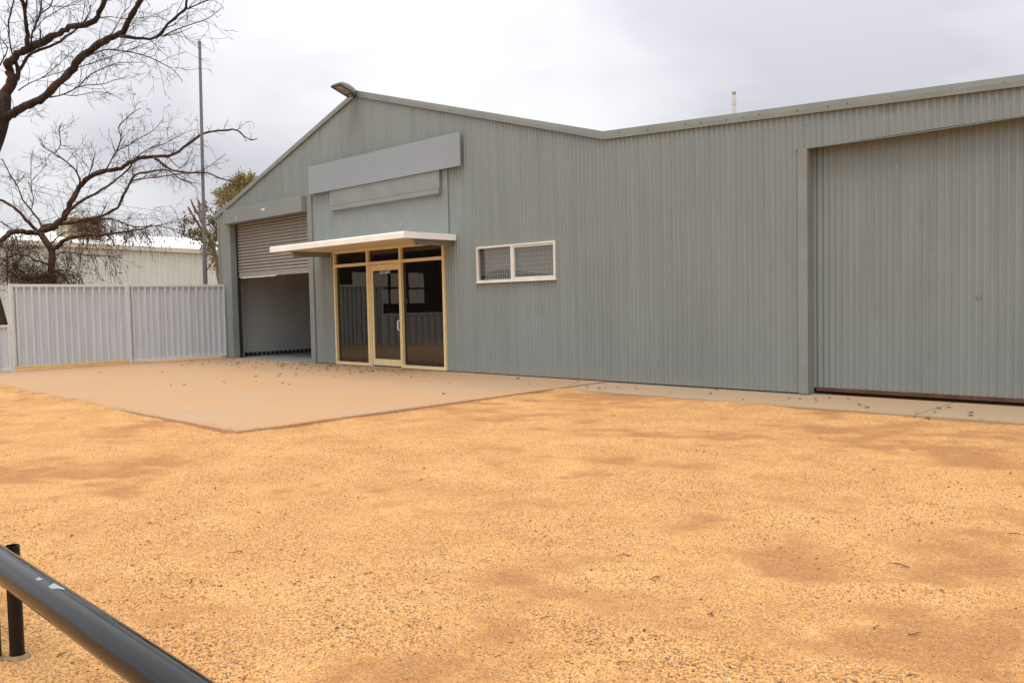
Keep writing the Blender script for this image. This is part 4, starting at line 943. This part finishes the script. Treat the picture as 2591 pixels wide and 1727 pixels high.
# overhead wires far behind
for k, (a, b_, lab) in enumerate((((-60, 428), (545, 548), 'thin overhead wire sloping behind the bare tree, upper one'), ((-60, 442), (545, 562), 'thin overhead wire sloping behind the bare tree, lower one'))):
    p, q_ = at(a[0], a[1], 46), at(b_[0], b_[1], 66); mid = [p.lerp(q_, f) - Vector((0, 0, 0.5 * math.sin(math.pi * f))) for f in [i / 16 for i in range(17)]]
    tag(MB().tube(mid, 0.012, 5).build('overhead_wire', 'cable', None), lab, 'wire', 'overhead wires')

# ------------------------------------------------------------------ black pipe rail in the foreground
rl = thing('pipe_rail', 'glossy black low steel pipe rail in the near left corner', 'railing', (16.28, -9.05, 0))
ry, rz, rr = -9.06, 0.362, 0.0495
MB().tube([(x, ry, rz) for x in frange(13.2, 20.6, 0.2)], rr, 40).build('pipe', 'rail', rl, smooth=True)
def post(x, y, r, h):
    mb = MB(); n = 20
    ri = r * 0.84
    for a in range(n):
        a0, a1 = 2 * math.pi * a / n, 2 * math.pi * (a + 1) / n
        P0 = lambda R_, an, z: (x + R_ * math.cos(an), y + R_ * math.sin(an), z)
        mb.quad(P0(r, a0, -0.06), P0(r, a1, -0.06), P0(r, a1, h), P0(r, a0, h)); mb.quad(P0(r, a0, h), P0(r, a1, h), P0(ri, a1, h), P0(ri, a0, h)); mb.quad(P0(ri, a0, h), P0(ri, a1, h), P0(ri, a1, h - 0.25), P0(ri, a0, h - 0.25))
    o = mb.build('post', 'rail', rl); return o
post(16.20, -8.985, 0.024, 0.378); post(16.145, -9.05, 0.030, 0.335); post(19.9, -8.985, 0.026, 0.405)
for (x, y) in ((16.20, -8.985), (16.145, -9.05)):
    mb = MB(); rings = []
    for r_, z in ((0.046, -0.06), (0.042, -0.032), (0.036, -0.020), (0.027, -0.014)): rings.append([mb.vert((x + r_ * math.cos(k * 0.5236) * random.uniform(.8, 1.15), y + r_ * math.sin(k * 0.5236) * random.uniform(.8, 1.15), z)) for k in range(12)])
    for r0, r1 in zip(rings[:-1], rings[1:]): mb.f += [(r0[k], r0[(k + 1) % 12], r1[(k + 1) % 12], r1[k]) for k in range(12)]
    mb.build('footing', 'concrete_lump', rl)
def chip(x, ang, pts):
    """flaked patch following the pipe's curve: outline points densified, fan of rings to the centre"""
    out = []
    for (u0, v0), (u1, v1) in zip(pts, pts[1:] + pts[:1]):
        for k in range(3): f = k / 3; out.append((u0 + (u1 - u0) * f + random.uniform(-.0012, .0012), v0 + (v1 - v0) * f + random.uniform(-.5, .5)))
    cu = sum(p[0] for p in out) / len(out); cv = sum(p[1] for p in out) / len(out)
    mb = MB(); rings = []
    for f in (1.0, 0.66, 0.33, 0.02):
        rings.append([mb.vert((x + cu + (u - cu) * f, ry + (rr + 0.0007) * math.cos(R(ang + cv + (v - cv) * f)), rz + (rr + 0.0007) * math.sin(R(ang + cv + (v - cv) * f)))) for u, v in out])
    n_ = len(out)
    for r0, r1 in zip(rings[:-1], rings[1:]): mb.f += [(r0[k], r0[(k + 1) % n_], r1[(k + 1) % n_], r1[k]) for k in range(n_)]
    mb.build('bare_patch', 'chip', rl)
# angle 90 = top of the pipe; the camera looks from -Y (angle 180 side)
chip(16.905, 98, [(-0.03, -14), (0.0, -16), (0.05, -20), (0.055, -12), (0.03, -4), (0.018, 8), (-0.012, 10), (-0.018, 2)])
chip(16.80, 104, [(-0.022, -6), (0.008, -9), (0.013, 0), (-0.004, 7), (-0.018, 4)])

for wx, wy, lab in ((16.85, -1.20, 'tiny green weed at the gravel edge near the sliding door'), (18.75, -5.35, 'tiny green weed in the gravel at the right edge')):
    wd = thing('weed', lab, 'weed', (wx, wy, gh(wx, wy)))
    its = [(Vector((wx + random.gauss(0, .02), wy + random.gauss(0, .02), gh(wx, wy))), Vector((random.gauss(0, 1), random.gauss(0, 1), 1.2))) for _ in range(9)]
    leafmesh('leaves', wd, its, 0.032, [(0.08, 0.11, 0.03), (0.12, 0.13, 0.04), (0.16, 0.13, 0.05)], droop=0.0)
# ------------------------------------------------------------------ loose stones, twigs, leaves
def stones(n, rmin, rmax, smin, smax):
    u = rng.uniform(0, 1, n); r_ = rmin * (rmax / rmin) ** u; th = rng.uniform(R(85), R(190), n)
    x = CAM.x + r_ * np.cos(th); y = CAM.y + r_ * np.sin(th)
    ok = (y < -1.3) & ~((y > -6.05) & (x < 12.1)) & (y > -9.8)
    x, y = x[ok], y[ok]
    k_ = 5000; ex = np.concatenate([rng.uniform(3, 12.05, k_), 12.0 + rng.normal(0.02, 0.07, k_), rng.uniform(12, 19, k_)]); ey = np.concatenate([-5.95 + rng.normal(0.0, 0.10, k_), rng.uniform(-5.95, -1.1, k_), -1.16 + rng.normal(0, 0.05, k_)])
    x = np.concatenate([x, ex]); y = np.concatenate([y, ey])
    bm = bare_mask(x, y); keep = rng.uniform(0, 1, len(x)) > 0.80 * np.clip((bm - 0.46) / 0.18, 0, 1); x, y, bm = x[keep], y[keep], bm[keep]
    s_ = (1.0 + 0.25 * np.clip((0.42 - bm) * 6, 0, 1)) * rng.uniform(smin, smax, len(x)) * np.where(rng.uniform(0, 1, len(x)) < 0.04, 1.9, 1.0)
    return x, y, s_
xa, ya, sa = stones(150000, 1.1, 9.0, 0.0014, 0.0041)
xi = np.clip(np.searchsorted(gx, xa), 1, nx - 1); yi = np.clip(np.searchsorted(gy, ya), 1, ny - 1); za = np.maximum(H[yi, xi], np.where(((ya > -5.93) & (xa < 12.0)) | ((ya > -1.14) & (xa >= 12.0)), 0.0, -1))
n = len(xa)
oc = np.array([[1, 0, 0], [0, 1, 0], [-1, 0, 0], [0, -1, 0], [0, 0, 1], [0, 0, -1]], float)
of = np.array([[0, 1, 4], [1, 2, 4], [2, 3, 4], [3, 0, 4], [1, 0, 5], [2, 1, 5], [3, 2, 5], [0, 3, 5]])
vv = oc[None] * rng.uniform(0.6, 1.25, (n, 6, 1)); vv[:, :, 2] *= 0.62; vv[:, :, :2] += rng.uniform(-.25, .25, (n, 6, 2))
an = rng.uniform(0, 6.28, n); ca, sa_ = np.cos(an)[:, None], np.sin(an)[:, None]
X_ = vv[:, :, 0] * ca - vv[:, :, 1] * sa_; Y_ = vv[:, :, 0] * sa_ + vv[:, :, 1] * ca
VV = np.stack([X_ * sa[:, None] + xa[:, None], Y_ * sa[:, None] + ya[:, None], vv[:, :, 2] * sa[:, None] + (za + sa * 0.25)[:, None]], 2).reshape(-1, 3)
FF = (of[None] + (np.arange(n) * 6)[:, None, None]).reshape(-1, 3)
pal = np.array([(0.55, 0.35, 0.17), (0.63, 0.42, 0.22), (0.46, 0.27, 0.125), (0.68, 0.52, 0.33), (0.38, 0.21, 0.10), (0.52, 0.25, 0.11), (0.11, 0.10, 0.09), (0.22, 0.20, 0.185), (0.62, 0.33, 0.09)])
ci = rng.choice(len(pal), n, p=[.26, .20, .17, .12, .125, .04, .035, .03, .02]); cc_ = pal[ci] * rng.uniform(.55, 0.98, (n, 1)) * np.array([[1.0, 0.93, 0.86]])
me = bpy.data.meshes.new('gravel_stones'); me.vertices.add(len(VV)); me.vertices.foreach_set('co', VV.ravel().astype(np.float32))
me.loops.add(FF.size); me.loops.foreach_set('vertex_index', FF.ravel().astype(np.int32)); me.polygons.add(len(FF)); me.polygons.foreach_set('loop_start', np.arange(0, FF.size, 3, dtype=np.int32)); me.update(calc_edges=True)
att = me.color_attributes.new('col', 'FLOAT_COLOR', 'POINT'); c4 = np.ones((n, 6, 4), np.float32); c4[:, :, :3] = cc_[:, None]; att.data.foreach_set('color', c4.ravel())
me.materials.append(M['stone']); st = bpy.data.objects.new('gravel_stones', me); COL.objects.link(st)
tag(st, 'loose orange and grey gravel stones strewn over the yard', 'gravel', kind='stuff')

random.seed(31)
tw = []
for k in range(5):
    mb = MB(); L_ = [0.07, 0.10, 0.05, 0.13, 0.085][k]; pts = []
    for i in range(6): f = i / 5; pts.append(((f - .5) * L_, 0.012 * math.sin(f * 3 + k) + 0.006 * math.sin(f * 9 + k * 2), 0.005 + 0.006 * math.sin(f * 3.1)))
    mb.tube(pts, [0.0042, 0.0045, 0.004, 0.0036, 0.003, 0.002], 5)
    if k in (1, 3): mb.tube([pts[2], (pts[2][0] + 0.025, pts[2][1] + 0.02, 0.012)], [0.003, 0.0015], 4)
    tw.append(mb)
proto = []
spots = []
while len(spots) < 52:
    r_ = 2.4 * (11 / 2.4) ** random.random(); th = random.uniform(R(90), R(182)); x = CAM.x + r_ * math.cos(th); y = CAM.y + r_ * math.sin(th)
    if y > -1.25 or (y > -6.0 and x < 12.1) or y < -9.4: continue
    spots.append((x, y))
for i, (x, y) in enumerate(spots):
    k = i % 5
    if i < 5: o = tw[k].build('twig', 'twig', None); proto.append(o)
    else: o = proto[k].copy(); COL.objects.link(o)
    o.location = (x, y, gh(x, y) + 0.003); o.rotation_euler = (0, random.uniform(-.1, .1), random.uniform(0, 6.28)); s_ = random.uniform(.4, 0.8); o.scale = (s_, s_, s_ * .8)
    tag(o, 'short dark dead twig lying loose on the orange gravel', 'twig', 'twigs scattered over the gravel')
def leafproto(k, col):
    mb = MB(); l = 0.06; w_ = 0.017
    pr = [(-l / 2, 0, 0.004), (-l / 5, w_, 0.010 + .004 * k), (l / 4, w_ * .8, 0.008), (l / 2, 0.004, 0.012), (l / 4, -w_ * .9, 0.006), (-l / 5, -w_, 0.012), (0, 0, 0.003)]
    i = [mb.vert(p) for p in pr]; mb.f += [(i[a], i[(a + 1) % 6], i[6]) for a in range(6)]
    return mb.build('fallen_leaf', simple('dry_leaf_%d' % k, col, 0.85, 0.25, 30), None)
lp = [leafproto(k, c) for k, c in enumerate([(0.20, 0.08, 0.04), (0.15, 0.075, 0.045), (0.34, 0.14, 0.06), (0.24, 0.14, 0.08)])]
lspots = []
while len(lspots) < 210:
    u = random.random()
    if u < 0.62: x, y = random.gauss(3.6, 1.9), -abs(random.gauss(0.15, 0.75)) - 0.10
    elif u < 0.80: x, y = random.gauss(7.2, 0.9), -abs(random.gauss(0.5, 0.35)) - .15
    elif u < 0.93: x, y = random.uniform(11.5, 18), random.uniform(-1.05, -0.12)
    else: x, y = random.uniform(2, 11.5), random.uniform(-4.5, -0.3)
    if x < 0.45 or (x < 12 and y < -5.8): continue
    lspots.append((x, y))
for i, (x, y) in enumerate(lspots):
    o = lp[i % 4] if i < 4 else lp[i % 4].copy()
    if i >= 4: COL.objects.link(o)
    o.location = (x, y, 0.001); o.rotation_euler = (random.uniform(-.2, .2), random.uniform(-.2, .2), random.uniform(0, 6.28)); s_ = random.uniform(.55, 1.35); o.scale = (s_, s_, s_)
    tag(o, 'small dry brown leaf lying on the concrete by the wall', 'leaf', 'dry leaves on the concrete')
